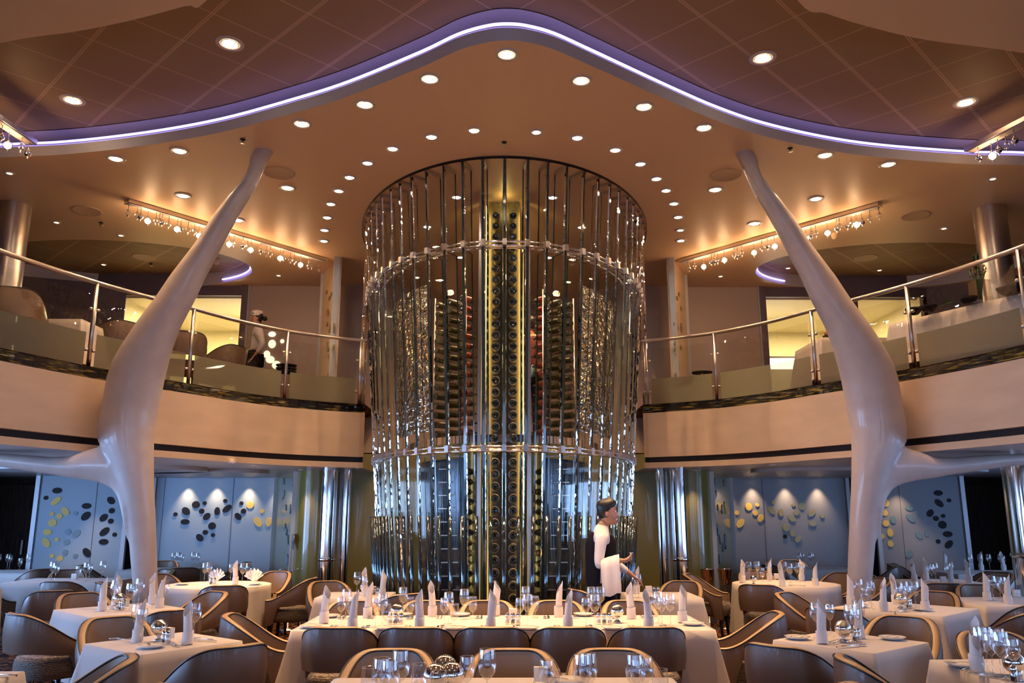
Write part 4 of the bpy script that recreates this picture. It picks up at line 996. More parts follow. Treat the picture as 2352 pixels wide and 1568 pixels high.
for px, py in [(715, 1440), (885, 1446), (1043, 1446), (1213, 1446), (1408, 1445), (1592, 1434), (757, 1416), (925, 1413), (1058, 1411), (1340, 1412)]:
    p = on(px, py); PLT.place(p, 0, 'small white bread plate on the '+D, 'bread plates'); UT['knife'].place((p.x+.02, p.y, ZT+.018), .9, 'butter knife on a plate, '+D, 'butter knives', (.75, .75, 1))
for i, x in enumerate((-1.24, -.66, -.07, .50, 1.08)):
    for dx, k in ((-.12, 'fork'), (-.15, 'fork'), (.10, 'knife'), (.13, 'spoon')):
        UT[k].place((x+dx+.05, 6.62, ZT), 0, {'fork': 'silver dinner fork laid', 'knife': 'silver table knife laid', 'spoon': 'silver spoon laid'}[k]+' on the '+D, 'cutlery on the '+D)
        UT[k].place((x-dx-.02, 7.30, ZT), pi, {'fork': 'silver dinner fork laid', 'knife': 'silver table knife laid', 'spoon': 'silver spoon laid'}[k]+' on the '+D, 'cutlery on the '+D)
for px in (908, 1178, 1388):
    p = on(px, 1432); SH.place(p, 0, 'glass pepper shaker on the '+D); SA.place((p.x+.045, p.y, ZT), 0, 'glass salt shaker on the '+D); SA.place((p.x-.045, p.y+.01, ZT), 0, 'glass salt shaker on the '+D)
BV.place(on(1418, 1428), 0, 'mirrored silver ball on the '+D); BV.place(on(911, 1426), 0, 'mirrored silver ball on the '+D)
CD.place(on(1178, 1420), 0, 'white card holder on the '+D)
for i, px in enumerate((757, 943, 1128, 1315, 1510)): chair(W(px, 1452, .825).x, 6.32, 90, 'tub chair seen from behind at the long centre table', 'chairs at the near side of the long centre table')
for i, px in enumerate((815, 985, 1120, 1277, 1440)): chair(W(px, 1381, .825).x, 7.62, -90, 'tub chair facing the camera behind the long centre table', 'chairs behind the long centre table')
chair(-1.93, 6.85, 8, 'tub chair at the blue-wall end of the long centre table'); chair(1.97, 6.95, 172, 'tub chair at the grey-wall end of the long centre table')
# -------- near table at the bottom of the frame
D = 'near table at the bottom'
table(D, 0, 4.15, .90, .50, 0, .55, seed=5)
for px, py, k in [(921, 1493, 'wine'), (877, 1511, 'wine'), (893, 1519, 'wine'), (849, 1532, 'water'), (963, 1524, 'water'), (1073, 1507, 'white'), (1119, 1490, 'wine'), (1008, 1542, 'water'), (1256, 1515, 'white'), (1268, 1537, 'water'), (1337, 1502, 'wine'), (1350, 1499, 'wine'), (1457, 1502, 'wine'), (1464, 1514, 'white'), (1482, 1508, 'white'), (1515, 1536, 'water')]:
    h = {'wine': .2, 'white': .18, 'water': .158}[k]; p = W(px, py, ZT+h*(1.2 if k != 'water' else 1.1)); p.z = ZT; p.y = min(p.y, 4.60)
    GL[k].place(p, 0, {'wine': 'tall wine glass', 'white': 'slim wine glass', 'water': 'short water goblet'}[k]+' on the '+D, 'glasses on the '+D)
for px, py in [(1022, 1538), (1038, 1556), (1000, 1560)]: p = W(px, py, ZT+.08); p.z = ZT; BV.place(p, 0, 'mirrored silver ball on the '+D, sc=(1.1, 1.1, 1.1))
p = W(1242, 1545, ZT+.05); CD.place((p.x, p.y, ZT), 0, 'white card holder on the '+D)
p = on(1307, 1566); PLT.place((p.x, 4.50, ZT), 0, 'small white bread plate on the '+D); UT['knife'].place((p.x-.07, 4.50, ZT+.018), .9, 'butter knife on a plate, '+D, None, (.75, .75, 1))
for px in (898, 1177, 1406): chair(W(px, 1500, .825).x, 4.80, -90, 'tub chair behind the near table', 'chairs behind the near table')
chair(-1.33, 4.0, 10, 'tub chair at the blue-wall end of the near table'); chair(1.36, 4.0, 170, 'tub chair at the grey-wall end of the near table')
# -------- square tables, mirrored pairs
def sq(desc, cx, cy, h, rot, chairs, sets, seed, side, drop=.55, hy=None, glasses=('wine', 'water'), naps=True, ball=True, cen=True):
    hy = hy or h; table(desc, cx, cy, h, hy, rot, drop, seed=seed)
    for x, y, f in chairs: chair(x, y, f, 'tub chair at the '+desc, 'chairs at the '+desc)
    for i, (x, y, f) in enumerate(sets): setting(x, y, f, desc, naps, True, glasses, i+seed)
    if cen: centre(cx, cy, desc, R(rot), ball)
sq('near square table, '+A_, -2.33, 5.92, .37, -38, [(-2.88, 6.47, -50), (-1.80, 5.42, 134)], [], 1, -1)
for px, py in [(315, 1472), (430, 1478)]: napkin(px, py, 'near square table, '+A_, sc=.96)
for px, py, k in [(311, 1470, 'wine'), (322, 1474, 'white'), (444, 1466, 'wine')]: glassat(px, py, k, 'near square table, '+A_)
p = on(348, 1486); PLT.place(p, 0, 'small white bread plate on the near square table, '+A_)
D = 'near square table, '+A_
for px, py, k, r in [(352, 1484, 'knife', 1), (395, 1479, 'fork', .6), (402, 1480, 'fork', .6), (462, 1468, 'spoon', 1.2), (470, 1471, 'knife', 1.2), (285, 1469, 'knife', 1.3), (275, 1468, 'spoon', 1.3)]: UT[k].place((*on(px, py).xy, ZT+(.018 if px == 352 else 0)), r, 'silver '+k+' laid on the '+D)
sq('near square table, '+B_, 2.40, 5.93, .37, 38, [(2.98, 6.45, 232), (1.83, 5.40, 45)], [], 2, 1)
D = 'near square table, '+B_
for px, py in [(1888, 1476), (1974, 1464)]: napkin(px, py, D, sc=.98)
for px, py, k in [(1878, 1464, 'wine'), (1909, 1459, 'white'), (1958, 1470, 'wine'), (1968, 1474, 'white'), (1984, 1456, 'wine')]: glassat(px, py, k, D)
for px, py in [(1832, 1466), (2050, 1467)]: p = on(px, py); PLT.place(p, 0, 'small white bread plate on the '+D); UT['knife'].place((p.x, p.y, ZT+.018), -.9, 'butter knife on a plate, '+D, None, (.75, .75, 1))
for px, py, k, r in [(1950, 1485, 'knife', -1.2), (1962, 1483, 'spoon', -1.2), (1920, 1472, 'fork', -.8), (1930, 1474, 'fork', -.8), (1915, 1452, 'knife', -1.3)]: UT[k].place((*on(px, py).xy, ZT), r, 'silver '+k+' laid on the '+D)
# middle square tables
D = 'middle square table, '+A_
sq(D, -3.55, 7.95, .44, -43, [(-4.15, 8.52, -48), (-2.92, 7.38, 135), (-3.75, 7.10, 52), (-3.12, 8.62, 232)], [], 4, -1)
for px, py in [(234, 1402), (260, 1388), (366, 1394), (376, 1384)]: napkin(px, py, D)
for px, py, k in [(258, 1396, 'white'), (262, 1392, 'wine'), (296, 1402, 'wine'), (303, 1396, 'white'), (318, 1386, 'wine'), (375, 1392, 'wine')]: glassat(px, py, k, D)
for px, py, k, r in [(245, 1405, 'knife', -1.2), (255, 1400, 'spoon', -1.2), (340, 1390, 'fork', .8), (390, 1390, 'knife', 1), (200, 1399, 'knife', 1.3), (280, 1389, 'spoon', 1)]: UT[k].place((*on(px, py).xy, ZT), r, 'silver '+k+' laid on the '+D)
D = 'middle square table, '+B_
sq(D, 3.78, 8.0, .46, 43, [(2.95, 7.42, 45), (4.25, 7.15, 115), (3.05, 8.5, -42), (4.32, 8.60, 228)], [], 6, 1, hy=.5)
for px, py in [(1948, 1388), (2025, 1403), (2058, 1386), (2126, 1402)]: napkin(px, py, D)
for px, py, k in [(1975, 1388, 'wine'), (1988, 1394, 'water'), (2003, 1399, 'wine'), (2000, 1386, 'white'), (2068, 1401, 'wine'), (2080, 1396, 'wine'), (2088, 1402, 'white'), (2104, 1396, 'wine'), (2075, 1388, 'water')]: glassat(px, py, k, D)
for px, py in [(2118, 1400), (1972, 1392)]: PLT.place((*on(px, py+1).xy, ZT), 0, 'small white bread plate on the '+D)
for px, py, k, r in [(2070, 1404, 'spoon', -1), (2060, 1406, 'knife', -1.2), (2100, 1392, 'knife', 1), (1960, 1386, 'fork', .6)]: UT[k].place((*on(px, py).xy, ZT), r, 'silver '+k+' laid on the '+D)
# corner tables cut by the frame
D = 'corner table, '+A_
table(D, -3.27, 4.30, .60, .56, 0, .55, seed=8); chair(-2.33, 4.72, 205, 'tub chair beside the corner table, '+A_)
for px, py, k in [(18, 1552, 'knife'), (30, 1551, 'spoon')]: UT[k].place((*on(px, py).xy, ZT), 1.4, 'silver '+k+' laid on the '+D)
D = 'corner table, '+B_
table(D, 3.25, 4.72, .66, .50, 3, .55, seed=9); chair(2.15, 4.72, -12, 'tub chair opening towards the corner table, '+B_); chair(3.25, 5.52, -95, 'tub chair behind the corner table, '+B_)
napkin(2200, 1541, D, sc=1.0)
for px, py, k in [(2240, 1545, 'wine'), (2262, 1560, 'wine'), (2270, 1543, 'wine'), (2300, 1550, 'wine'), (2256, 1552, 'white'), (2295, 1568, 'white')]: glassat(px, py, k, D)
p = on(2176, 1530); PLT.place(p, 0, 'small white bread plate on the '+D)
for px, py, k, r in [(2180, 1553, 'knife', 1.45), (2190, 1556, 'knife', 1.45), (2215, 1551, 'fork', 1.3), (2225, 1534, 'fork', -.8), (2235, 1536, 'fork', -.8), (2178, 1533, 'spoon', 1.4)]: UT[k].place((*on(px, py).xy, ZT+(.018 if px == 2178 else 0)), r, 'silver '+k+' laid on the '+D)
BV.place(on(2333, 1560), 0, 'mirrored silver ball on the '+D); SH.place(on(2326, 1566), 0, 'glass pepper shaker on the '+D); SA.place(on(2342, 1562), 0, 'glass salt shaker on the '+D)
# round tables under the balcony
D = 'round table, '+A_
table(D, -3.62, 10.75, .65, .65, 0, .5, rnd=True, seed=3, flare=.03)
for x, y, f in [(-3.25, 11.75, -105), (-2.68, 10.75, 178), (-3.25, 9.85, 112), (-4.55, 10.2, 30), (-4.5, 11.3, -40)]: chair(x, y, f, 'tub chair around the '+D, 'chairs around the '+D)
napkin(540, 1341, D)
for px in (497, 594): FN.place(on(px, 1333), random.uniform(-.3, .3), 'fan-folded white napkin on the '+D)
for px, py, k in [(469, 1336, 'wine'), (478, 1334, 'wine'), (496, 1341, 'water'), (529, 1334, 'white'), (556, 1337, 'wine'), (569, 1337, 'wine')]: glassat(px, py, k, D)
for px, py in [(418, 1342), (585, 1342)]: PLT.place(on(px, py), 0, 'small white bread plate on the '+D)
centre(-3.72, 10.75, D, 0, False)
D = 'round table, '+B_
table(D, 3.62, 10.85, .66, .66, 0, .62, rnd=True, seed=7, flare=.03)
for x, y, f in [(2.72, 11.35, -25), (3.05, 9.92, 60), (4.55, 10.6, 190), (4.5, 11.5, 215), (3.6, 11.9, -90)]: chair(x, y, f, 'tub chair around the '+D, 'chairs around the '+D)
for px, py in [(1706, 1337), (1765, 1330), (1797, 1345), (1849, 1331), (1873, 1343)]: napkin(px, py, D)
for px, py, k in [(1722, 1332, 'wine'), (1731, 1330, 'wine'), (1741, 1331, 'wine'), (1752, 1335, 'water'), (1768, 1334, 'wine'), (1803, 1332, 'wine'), (1816, 1338, 'wine'), (1832, 1334, 'wine'), (1846, 1334, 'white'), (1820, 1330, 'white')]: glassat(px, py, k, D)
BV.place(on(1731, 1341), 0, 'mirrored silver ball on the '+D, sc=(.8, .8, .8)); CD.place(on(1783, 1330), 0, 'white card holder on the '+D)
for px, py in [(1760, 1344), (1830, 1345)]: UT['spoon'].place(on(px, py), 1.2, 'silver spoon laid on the '+D)
# small tables beside the tower
D = 'small tower table, '+A_
table(D, -1.62, 9.35, .38, .38, 0, .5, seed=2); chair(-2.02, 9.98, -62, 'pale tub chair behind the '+D); chair(-1.12, 8.78, 130, 'tub chair with its back to the camera at the '+D)
for px, py in [(838, 1366), (877, 1373)]: napkin(px, py, D)
for px, py, k in [(819, 1366, 'wine'), (836, 1372, 'white')]: glassat(px, py, k, D)
centre(-1.45, 9.35, D, 0)
D = 'small tower table, '+B_
table(D, 1.72, 9.30, .38, .38, 0, .5, seed=2); chair(2.05, 9.95, 242, 'pale tub chair behind the '+D); chair(1.00, 9.15, 20, 'tub chair with its back to the camera at the '+D)
for px, py in [(1462, 1362)]: napkin(px, py, D)
for px, py, k in [(1449, 1372, 'wine'), (1470, 1374, 'wine')]: glassat(px, py, k, D)
PLT.place(on(1497, 1372), 0, 'small white bread plate on the '+D); centre(1.62, 9.35, D, 0, False)
# dim tables further out under the balcony
def dim(desc, cx, cy, hx, hy, rot, chairs, gl, naps, seed=1, drop=.5):
    table(desc, cx, cy, hx, hy, rot, drop, seed=seed)
    for x, y, f in chairs: chair(x, y, f, 'tub chair at the '+desc, 'chairs at the '+desc)
    for px, py, k in gl: glassat(px, py, k, desc)
    for px, py in naps: napkin(px, py, desc)
dim('dim table before the blue screen', -5.85, 11.45, .68, .45, 0, [(-5.35, 10.45, 90), (-6.25, 12.2, -60), (-5.1, 12.3, 235), (-6.8, 10.9, 30)], [(118, 1332, 'wine'), (125, 1336, 'wine'), (178, 1330, 'water'), (196, 1335, 'wine'), (204, 1332, 'white'), (233, 1330, 'wine')], [], 5)
CD.place(on(170, 1331), 0, 'white card holder standing on the dim blue-lit table')
dim('far doorway table, blue-wall side', -7.9, 13.3, .65, .45, 0, [(-7.05, 12.75, 150), (-8.0, 12.3, 90)], [(38, 1305, 'wine'), (45, 1302, 'wine'), (75, 1304, 'water'), (110, 1302, 'wine'), (108, 1298, 'white')], [], 6)
dim('far table behind the blue-side column', -5.6, 13.9, .55, .45, 0, [(-5.9, 14.6, -80), (-4.6, 14.3, 210), (-5.0, 13.1, 120), (-6.5, 13.6, 20)], [(396, 1303, 'wine'), (409, 1302, 'wine'), (417, 1304, 'white'), (412, 1301, 'wine'), (447, 1301, 'wine'), (458, 1304, 'wine')], [], 7)
dim('dusky table behind the column', 5.62, 11.1, .62, .5, 0, [(5.2, 10.1, 80), (5.2, 11.9, -60), (6.7, 11.6, 200)], [(2142, 1339, 'wine'), (2150, 1336, 'wine'), (2136, 1334, 'white'), (2180, 1338, 'wine'), (2186, 1334, 'wine')], [(2101, 1335), (2127, 1331), (2196, 1343), (2227, 1337)], 8)
CD.place(on(2167, 1338), 0, 'white card holder standing on the dusky table behind the column')
dim('far doorway table, grey-wall side', 7.7, 13.0, .95, .5, 0, [(7.0, 12.2, 90), (6.6, 13.7, -40), (8.3, 12.2, 95)], [(2168, 1301, 'wine'), (2172, 1299, 'wine'), (2199, 1300, 'wine'), (2208, 1298, 'wine'), (2252, 1303, 'wine'), (2268, 1304, 'white')], [(2153, 1306), (2234, 1306), (2306, 1309)], 9)
dim('far table behind the round one', 5.3, 14.0, .5, .4, 0, [(4.5, 13.6, 20), (5.1, 14.7, -90), (6.0, 13.4, 150)], [(1838, 1303, 'wine'), (1864, 1303, 'wine'), (1841, 1300, 'white'), (1868, 1301, 'white')], [], 10)
dim('dusky table by the chrome column', 5.15, 8.6, .52, .45, 0, [(4.8, 7.8, 95), (5.35, 9.4, -100)], [(2282, 1378, 'wine'), (2306, 1382, 'wine'), (2298, 1374, 'white')], [(2268, 1378), (2316, 1385)], 11)
CD.place(on(2336, 1372), 0, 'white card holder standing on the table beside the mirror-polished column')
chair(4.35, 6.30, 75, 'tub chair cut by the frame edge beyond the corner table'); chair(-4.85, 9.2, 118, 'tub chair seen from behind next to the cloth-covered station'); chair(-5.55, 7.95, 60, 'tub chair cut by the frame edge, blue-wall side')
chair(-6.3, 10.35, 60, 'dark tub chair half hidden behind the cloth-covered station')
# cloth covered station
c = cloth('tablecloth', -5.75, 8.55, .52, .35, 0, .72, flare=.03, seed=12, corner=.03); c.location.z = .86; tag(c, 'long cloth draped over the service station at the frame edge', 'tablecloth')
st = thing('service_station', 'service station hidden under a long cloth at the frame edge', 'station', (-5.75, 8.55, 0)); MB().box((0, 0, .43), (1.0, .66, .845)).build('body', 'legwood', st)
for i in range(3): tag(MB().box((-5.70, 8.45, .872+i*.02), (.75-.05*i, .40, .018)).build('folded_cloth', 'cloth'), f'folded table linen on the service station, {ordw(3-i)} from the top', 'linen', 'folded linen on the station')
# keep every piece of tableware on its cloth
WARE = ('wine_glass', 'water_goblet', 'napkin', 'fan_napkin', 'bread_plate', 'table_fork', 'table_knife', 'spoon', 'silver_ball', 'pepper_shaker', 'salt_shaker', 'card_holder')
for o in list(C.objects):
    if o.parent or o.name.split('.')[0] not in WARE or not (.7 < o.location.z < .8): continue
    best = None
    for cx, cy, hx, hy, rot, rnd in TB:
        d = o.location-V((cx, cy, 0)); u, v = d.x*cos(rot)+d.y*sin(rot), -d.x*sin(rot)+d.y*cos(rot)
        if rnd: L_ = hypot(u, v); k = min(1, (hx-.06)/max(L_, 1e-6)); uu, vv = u*k, v*k
        else: uu, vv = max(-hx+.05, min(hx-.05, u)), max(-hy+.05, min(hy-.05, v))
        e = hypot(u-uu, v-vv)
        if best is None or e < best[0]: best = (e, cx+uu*cos(rot)-vv*sin(rot), cy+uu*sin(rot)+vv*cos(rot))
    if 0 < best[0]: o.location.x, o.location.y = best[1], best[2]
# wine buckets and a chrome stand at the sides
def bucket():
    o = thing('wine_bucket', '', 'wine bucket'); MB().lathe([(.001, .62), (.075, .62), (.10, .84), (.105, .845), (.098, .84), (.072, .63)], n=24).build('bucket', 'chrome', o)
    MB().lathe([(.12, 0), (.12, .015), (.015, .03), (.012, .60), (.07, .615)], n=20).build('stand', 'steel', o); return o
BK = Proto(bucket)
for x, y in ((2.98, 12.35), (3.25, 12.4)): BK.place((x, y, 0), 0, 'mirrored wine bucket by the olive wall, '+B_)
o = thing('chrome_stand', 'chrome stand with spread arms in front of the olive wall, blue-wall side', 'stand', (-3.1, 12.3, 0))
MB().lathe([(.12, 0), (.12, .015), (.014, .03), (.012, .82)], n=20).build('pole', 'steel', o)
for k in range(4): MB().tube([(0, 0, .80), (.10*cos(k*1.57+.3), .10*sin(k*1.57+.3), .85), (.16*cos(k*1.57+.3), .16*sin(k*1.57+.3), .84)], .008, 6).build('arm', 'chrome', o)
# -------- upper deck furniture
def uchair(x, y, f, base): o = CH.place((x, y, ZF), R(f-90), base, 'upper deck chairs', (1.12, 1.12, 1.1)); return o
uchair(-5.75, 9.35, 110, 'beige tub chair behind the balcony glass beside the steel column, '+A_); uchair(-5.35, 10.9, 150, 'beige tub chair behind the balcony glass, near the white column trunk'); uchair(-4.65, 11.6, 120, 'beige tub chair behind the balcony glass, just past the trunk'); uchair(-4.4, 12.45, 160, 'beige tub chair behind the glass in front of the lit galley, '+A_)
def ucloth(desc, x, y, hx, hy, seed, rot=0):
    c = cloth('tablecloth', x, y, hx, hy, rot, .55, seed=seed); c.location.z += ZF; tag(c, 'white cloth on the '+desc, 'tablecloth')
    t = thing('dining_table', 'table under the cloth of the '+desc, 'table', (x, y, ZF), rot); MB().box((0, 0, .73), (2*hx-.02, 2*hy-.02, .026)).build('tabletop', 'legwood', t); MB().lathe([(.22, 0), (.22, .02), (.04, .04), (.04, .715)], n=16).build('pedestal', 'steel', t)
ucloth('small upper deck table next to the beige chair', -5.55, 10.2, .28, .28, 3)
ucloth('long upper deck buffet table with the flower vase', 5.80, 9.22, 1.2, .36, 4, R(-62))
ucloth('upper deck buffet table with bread behind the trunk', 4.85, 11.4, .5, .5, 5)
vz = ZF+.755; vp = W(2254, 692, vz)
vo_ = thing('flower_vase', 'square glass vase of dark and cream flowers on the upper buffet table', 'vase', (vp.x, vp.y, vz))
MB().box((0, 0, .12), (.17, .17, .24)).build('vase', 'jar', vo_)
a = MB()
for k in range(9):
    an = k*.7; a.tube([(0, 0, .03), (.04*cos(an), .04*sin(an), .24), (.09*cos(an), .09*sin(an), .36+.02*(k % 3))], .006, 5)
a.build('stems', 'green', vo_)
for k in range(14):
    an = k*2.4; a = MB(); r = .04+.06*(k % 4)/3; h = .30+.06*((k*5) % 6)/3
    for q in range(5): b_ = an+q*1.257; a.add([(0, 0, 0), (.02*cos(b_-.5), .02*sin(b_-.5), .02), (.05*cos(b_), .05*sin(b_), .03), (.02*cos(b_+.5), .02*sin(b_+.5), .02)], [(0, 1, 2, 3)], 0, True)
    a.build('flower', 'petal' if k % 3 else 'magenta', vo_, (r*cos(an), r*sin(an), h))
for k in range(8):
    an = k*.8; a = MB(); a.add([(0, 0, .30), (.03*cos(an+1), .03*sin(an+1), .42), (.04*cos(an), .04*sin(an), .58), (-.02*cos(an+1), -.02*sin(an+1), .42)], [(0, 1, 2, 3)]); a.build('leaf', 'green' if k % 2 else 'black', vo_)
for i, (px, py) in enumerate([(2100, 722), (2128, 716), (2226, 697), (2306, 676), (2336, 668)]):
    p = W(px, py, vz); p.x += .03*(i % 2); b = tag(MB().lathe([(.001, .0), (.05, .0), (.085, .04), (.10, .075), (.094, .075), (.05, .012), (.001, .01)], n=20).build('black_bowl', 'black'), '', 'bowl', 'black bowls on the buffet'); b.location = (p.x, p.y, vz); reg(b, 'black serving bowl on the upper buffet table')
pf = thing('leaf_garnish', 'feathery green leaves lying on the upper buffet table', 'leaves', tuple(W(2176, 706, vz)))
for k in range(16):
    an = -.6+.08*k; MB().add([(0, 0, .02), (.06+.006*k, .02*sin(k), .03+.004*k), (.15+.006*k, .03*sin(k*2), .06+.010*(k % 5)), (.06+.006*k, .03+.02*sin(k), .02+.004*k)], [(0, 1, 2, 3)]).build('leaf', 'green', pf, (-.12, 0, 0))
bk = thing('bread_basket', 'basket of brown bread rolls on the upper buffet table behind the trunk', 'basket', (4.72, 11.25, vz))
MB().lathe([(.001, 0), (.14, 0), (.19, .10), (.18, .10), (.13, .01)], n=20).build('basket', 'wood', bk)
for k in range(7): MB().sphere((.09*cos(k*.9), .09*sin(k*.9), .12+.02*(k % 2)), .06, 12, 0, (1.3, 1, .8)).build('bread_roll', 'bread', bk)
for x, y, lab in ((3.05, 12.35, B_), (-3.35, 12.35, A_)):
    o = thing('side_stand', 'small dark round stand with stacked trays behind the balcony glass, '+lab, 'stand', (x, y, ZF)); MB().lathe([(.12, 0), (.12, .01), (.012, .03), (.012, .50)], n=16).build('pole', 'steel', o)
    for k in range(3 if x < 0 else 1): MB().lathe([(.001, .5+k*.05), (.15, .5+k*.05), (.16, .52+k*.05), (.001, .515+k*.05)], n=20).build('tray', 'black', o)
# ================================================================ PEOPLE
def skin(name, nd, ed, mat_, parent, sub=2, root=None):
    names = list(nd); me = bpy.data.meshes.new(name); me.from_pydata([nd[k][0] for k in names], [(names.index(a), names.index(b)) for a, b in ed], [])
    o = bpy.data.objects.new(name, me); C.objects.link(o); s_ = o.modifiers.new('s', 'SKIN'); s_.use_smooth_shade = True
    for i, k in enumerate(names):
        r = nd[k][1]; me.skin_vertices[0].data[i].radius = r if isinstance(r, tuple) else (r, r); me.skin_vertices[0].data[i].use_root = (k == (root or names[0]))
    if sub: u = o.modifiers.new('u', 'SUBSURF'); u.levels = sub; u.render_levels = sub
    dg = bpy.context.evaluated_depsgraph_get(); out = bpy.data.meshes.new_from_object(o.evaluated_get(dg)); o.modifiers.clear(); o.data = out
    out.materials.clear(); out.materials.append(M[mat_])
    for p in out.polygons: p.use_smooth = True
    if parent: o.parent = parent
    return o
def chain(*a): return [(a[i], a[i+1]) for i in range(len(a)-1)]
def head(name_prefix, root, c, fwd, s=1.0, hairmat='hair', beard=False):
    """head mesh with face, centred at c (skull centre), looking along unit vector fwd (plan)"""
    f = V(fwd).normalized(); up = V((0, 0, 1)); r = f.cross(up)
    m = MB(); rows = []; n = 28
    # profile rings from chin to crown: (z, half width, front, back)
    prof = [(-.118, .012, .066, -.02), (-.112, .034, .085, .0), (-.098, .046, .093, -.035), (-.075, .057, .094, -.055), (-.060, .062, .093, -.064), (-.045, .066, .094, -.072), (-.015, .071, .093, -.084), (.015, .074, .092, -.092), (.045, .075, .094, -.095), (.075, .070, .085, -.088), (.100, .055, .062, -.068), (.115, .032, .032, -.038), (.120, .004, .004, -.004)]
    for z, w, fr, bk in prof:
        row = []
        for i in range(n):
            a = 2*pi*i/n; ca, sa = cos(a), sin(a)
            y = (fr if ca > 0 else -bk)*abs(ca)**.9*(1 if ca > 0 else -1); x = w*sa
            if ca > .9:   # nose, lips, eye hollows
                k = (ca-.9)/.1
                y += {-.045: .027, -.03: .03, -.015: .024, .015: .006, -.075: .011, -.098: .007}.get(z, 0)*k
            elif ca > .55 and z == .015: y -= .010
            row.append(V(c)+(f*y+r*x+up*z)*s)
        rows.append(row)
    m.grid(rows, 0, True, True); m.add(rows[0], [tuple(range(n))])
    for sg in (-1, 1):   # ears
        m.sphere((0, 0, 0), .001, 6)
        e = MB(); e.sphere((0, 0, 0), .03, 12, 0, (.35, .62, 1)); 
        base = V(c)+(r*.072*sg+f*(-.008)+up*(-.012))*s
        m.add([base+(r*v[0]*sg+f*v[1]+up*v[2])*s for v in e.v], e.f, 0, True)
    return m
def eyes(root, c, fwd, s=1.0):
    f = V(fwd).normalized(); up = V((0, 0, 1)); r = f.cross(up)
    for sg in (-1, 1):
        MB().sphere(V(c)+(f*.080+r*.031*sg+up*.012)*s, .0100*s, 10).build('eye', 'card', root); MB().sphere(V(c)+(f*.0865+r*.031*sg+up*.012)*s, .0055*s, 8).build('iris', 'hair', root)
        MB().tube([V(c)+(f*.082+r*(.015*sg)+up*.034)*s, V(c)+(f*.086+r*(.032*sg)+up*.040)*s, V(c)+(f*.072+r*(.052*sg)+up*.034)*s], [.003*s, .0045*s, .002*s], 6).build('eyebrow', 'hair', root)
    MB().tube([V(c)+(f*.090+r*-.018-up*.066)*s, V(c)+(f*.098-up*.066)*s, V(c)+(f*.090+r*.018-up*.066)*s], [.003*s, .0055*s, .003*s], 6).build('lips', 'lip', root)
M['lip'] = mat('lip', (.36, .13, .10), .5)
def hair_cap(root, c, fwd, s=1.0, low=-.03, quiff=.015, mat_='hair'):
    f = V(fwd).normalized(); up = V((0, 0, 1)); r = f.cross(up); m = MB(); rows = []; n = 28
    for z, w, fr, bk in [(-.062, .050, -.055, -.076), (-.045, .066, -.045, -.084), (-.015, .076, -.020, -.094), (.02, .080, .02, -.100), (.05, .083, .078, -.106), (.075, .080, .100, -.102), (.105, .068, .088, -.085), (.128, .044, .056, -.055), (.137, .006, .008, -.008)]:
        if z < low-.05: continue
        row = []
        for i in range(n):
            a = 2*pi*i/n; ca, sa = cos(a), sin(a)
            y = (fr*abs(ca)**.8 if ca > 0 else bk*abs(ca)**.9); x = w*sa*(1 if (ca < .2 or z > .04) else 1)
            if ca > .2 and z <= .03: y = min(y, fr); x = w*sa*.98
            zz = z+quiff*max(0, ca)*(z > .04)+.003*sin(9*a+z*90); row.append(V(c)+(f*y+r*x+up*zz)*s)
        rows.append(row)
    m.grid(rows, 0, True, True); return m.build('hair', mat_, root)
def hand(nd, ed, pre, wrist, d, palm_n, curl=.6, s=1.0, side=1):
    """palm plus five fingers; d = pointing direction, palm_n = palm normal (fingers curl towards it)"""
    d = V(d).normalized(); pn = V(palm_n).normalized(); w = d.cross(pn)*side; wr = V(wrist)
    nd[pre+'pa'] = (wr+d*.035*s, (.022*s, .014*s)); nd[pre+'pb'] = (wr+d*.075*s, (.032*s, .013*s)); ed += [(pre+'pa', pre+'pb')]
    for k, (o_, l) in enumerate(((.028, .072), (.010, .082), (-.009, .076), (-.027, .060))):
        a = wr+d*.090*s+w*o_*s; c1 = curl*.8; c2 = curl*1.7
        b = a+(d*cos(c1)+pn*sin(c1))*l*.5*s; c = b+(d*cos(c2)+pn*sin(c2))*l*.5*s
        nd[f'{pre}f{k}a'] = (a, .0092*s); nd[f'{pre}f{k}b'] = (b, .0082*s); nd[f'{pre}f{k}c'] = (c, .0065*s)
        ed += [(pre+'pb', f'{pre}f{k}a'), (f'{pre}f{k}a', f'{pre}f{k}b'), (f'{pre}f{k}b', f'{pre}f{k}c')]
    a = wr+d*.05*s+w*.032*s; b = a+(d*.7+w*.5+pn*.4).normalized()*.035*s; c = b+(d*.8+pn*.7).normalized()*.03*s
    nd[pre+'ta'] = (a, .012*s); nd[pre+'tb'] = (b, .010*s); nd[pre+'tc'] = (c, .008*s); ed += [(pre+'pa', pre+'ta'), (pre+'ta', pre+'tb'), (pre+'tb', pre+'tc')]
def merge(o, mb_, mat_):
    """weld head geometry into the body mesh so the figure stays one surface object"""
    bm = bmesh.new(); bm.from_mesh(o.data); tmp = mb_.mesh('t', mat_); bm.from_mesh(tmp); bm.to_mesh(o.data); bm.free()
    for p in o.data.polygons: p.use_smooth = True
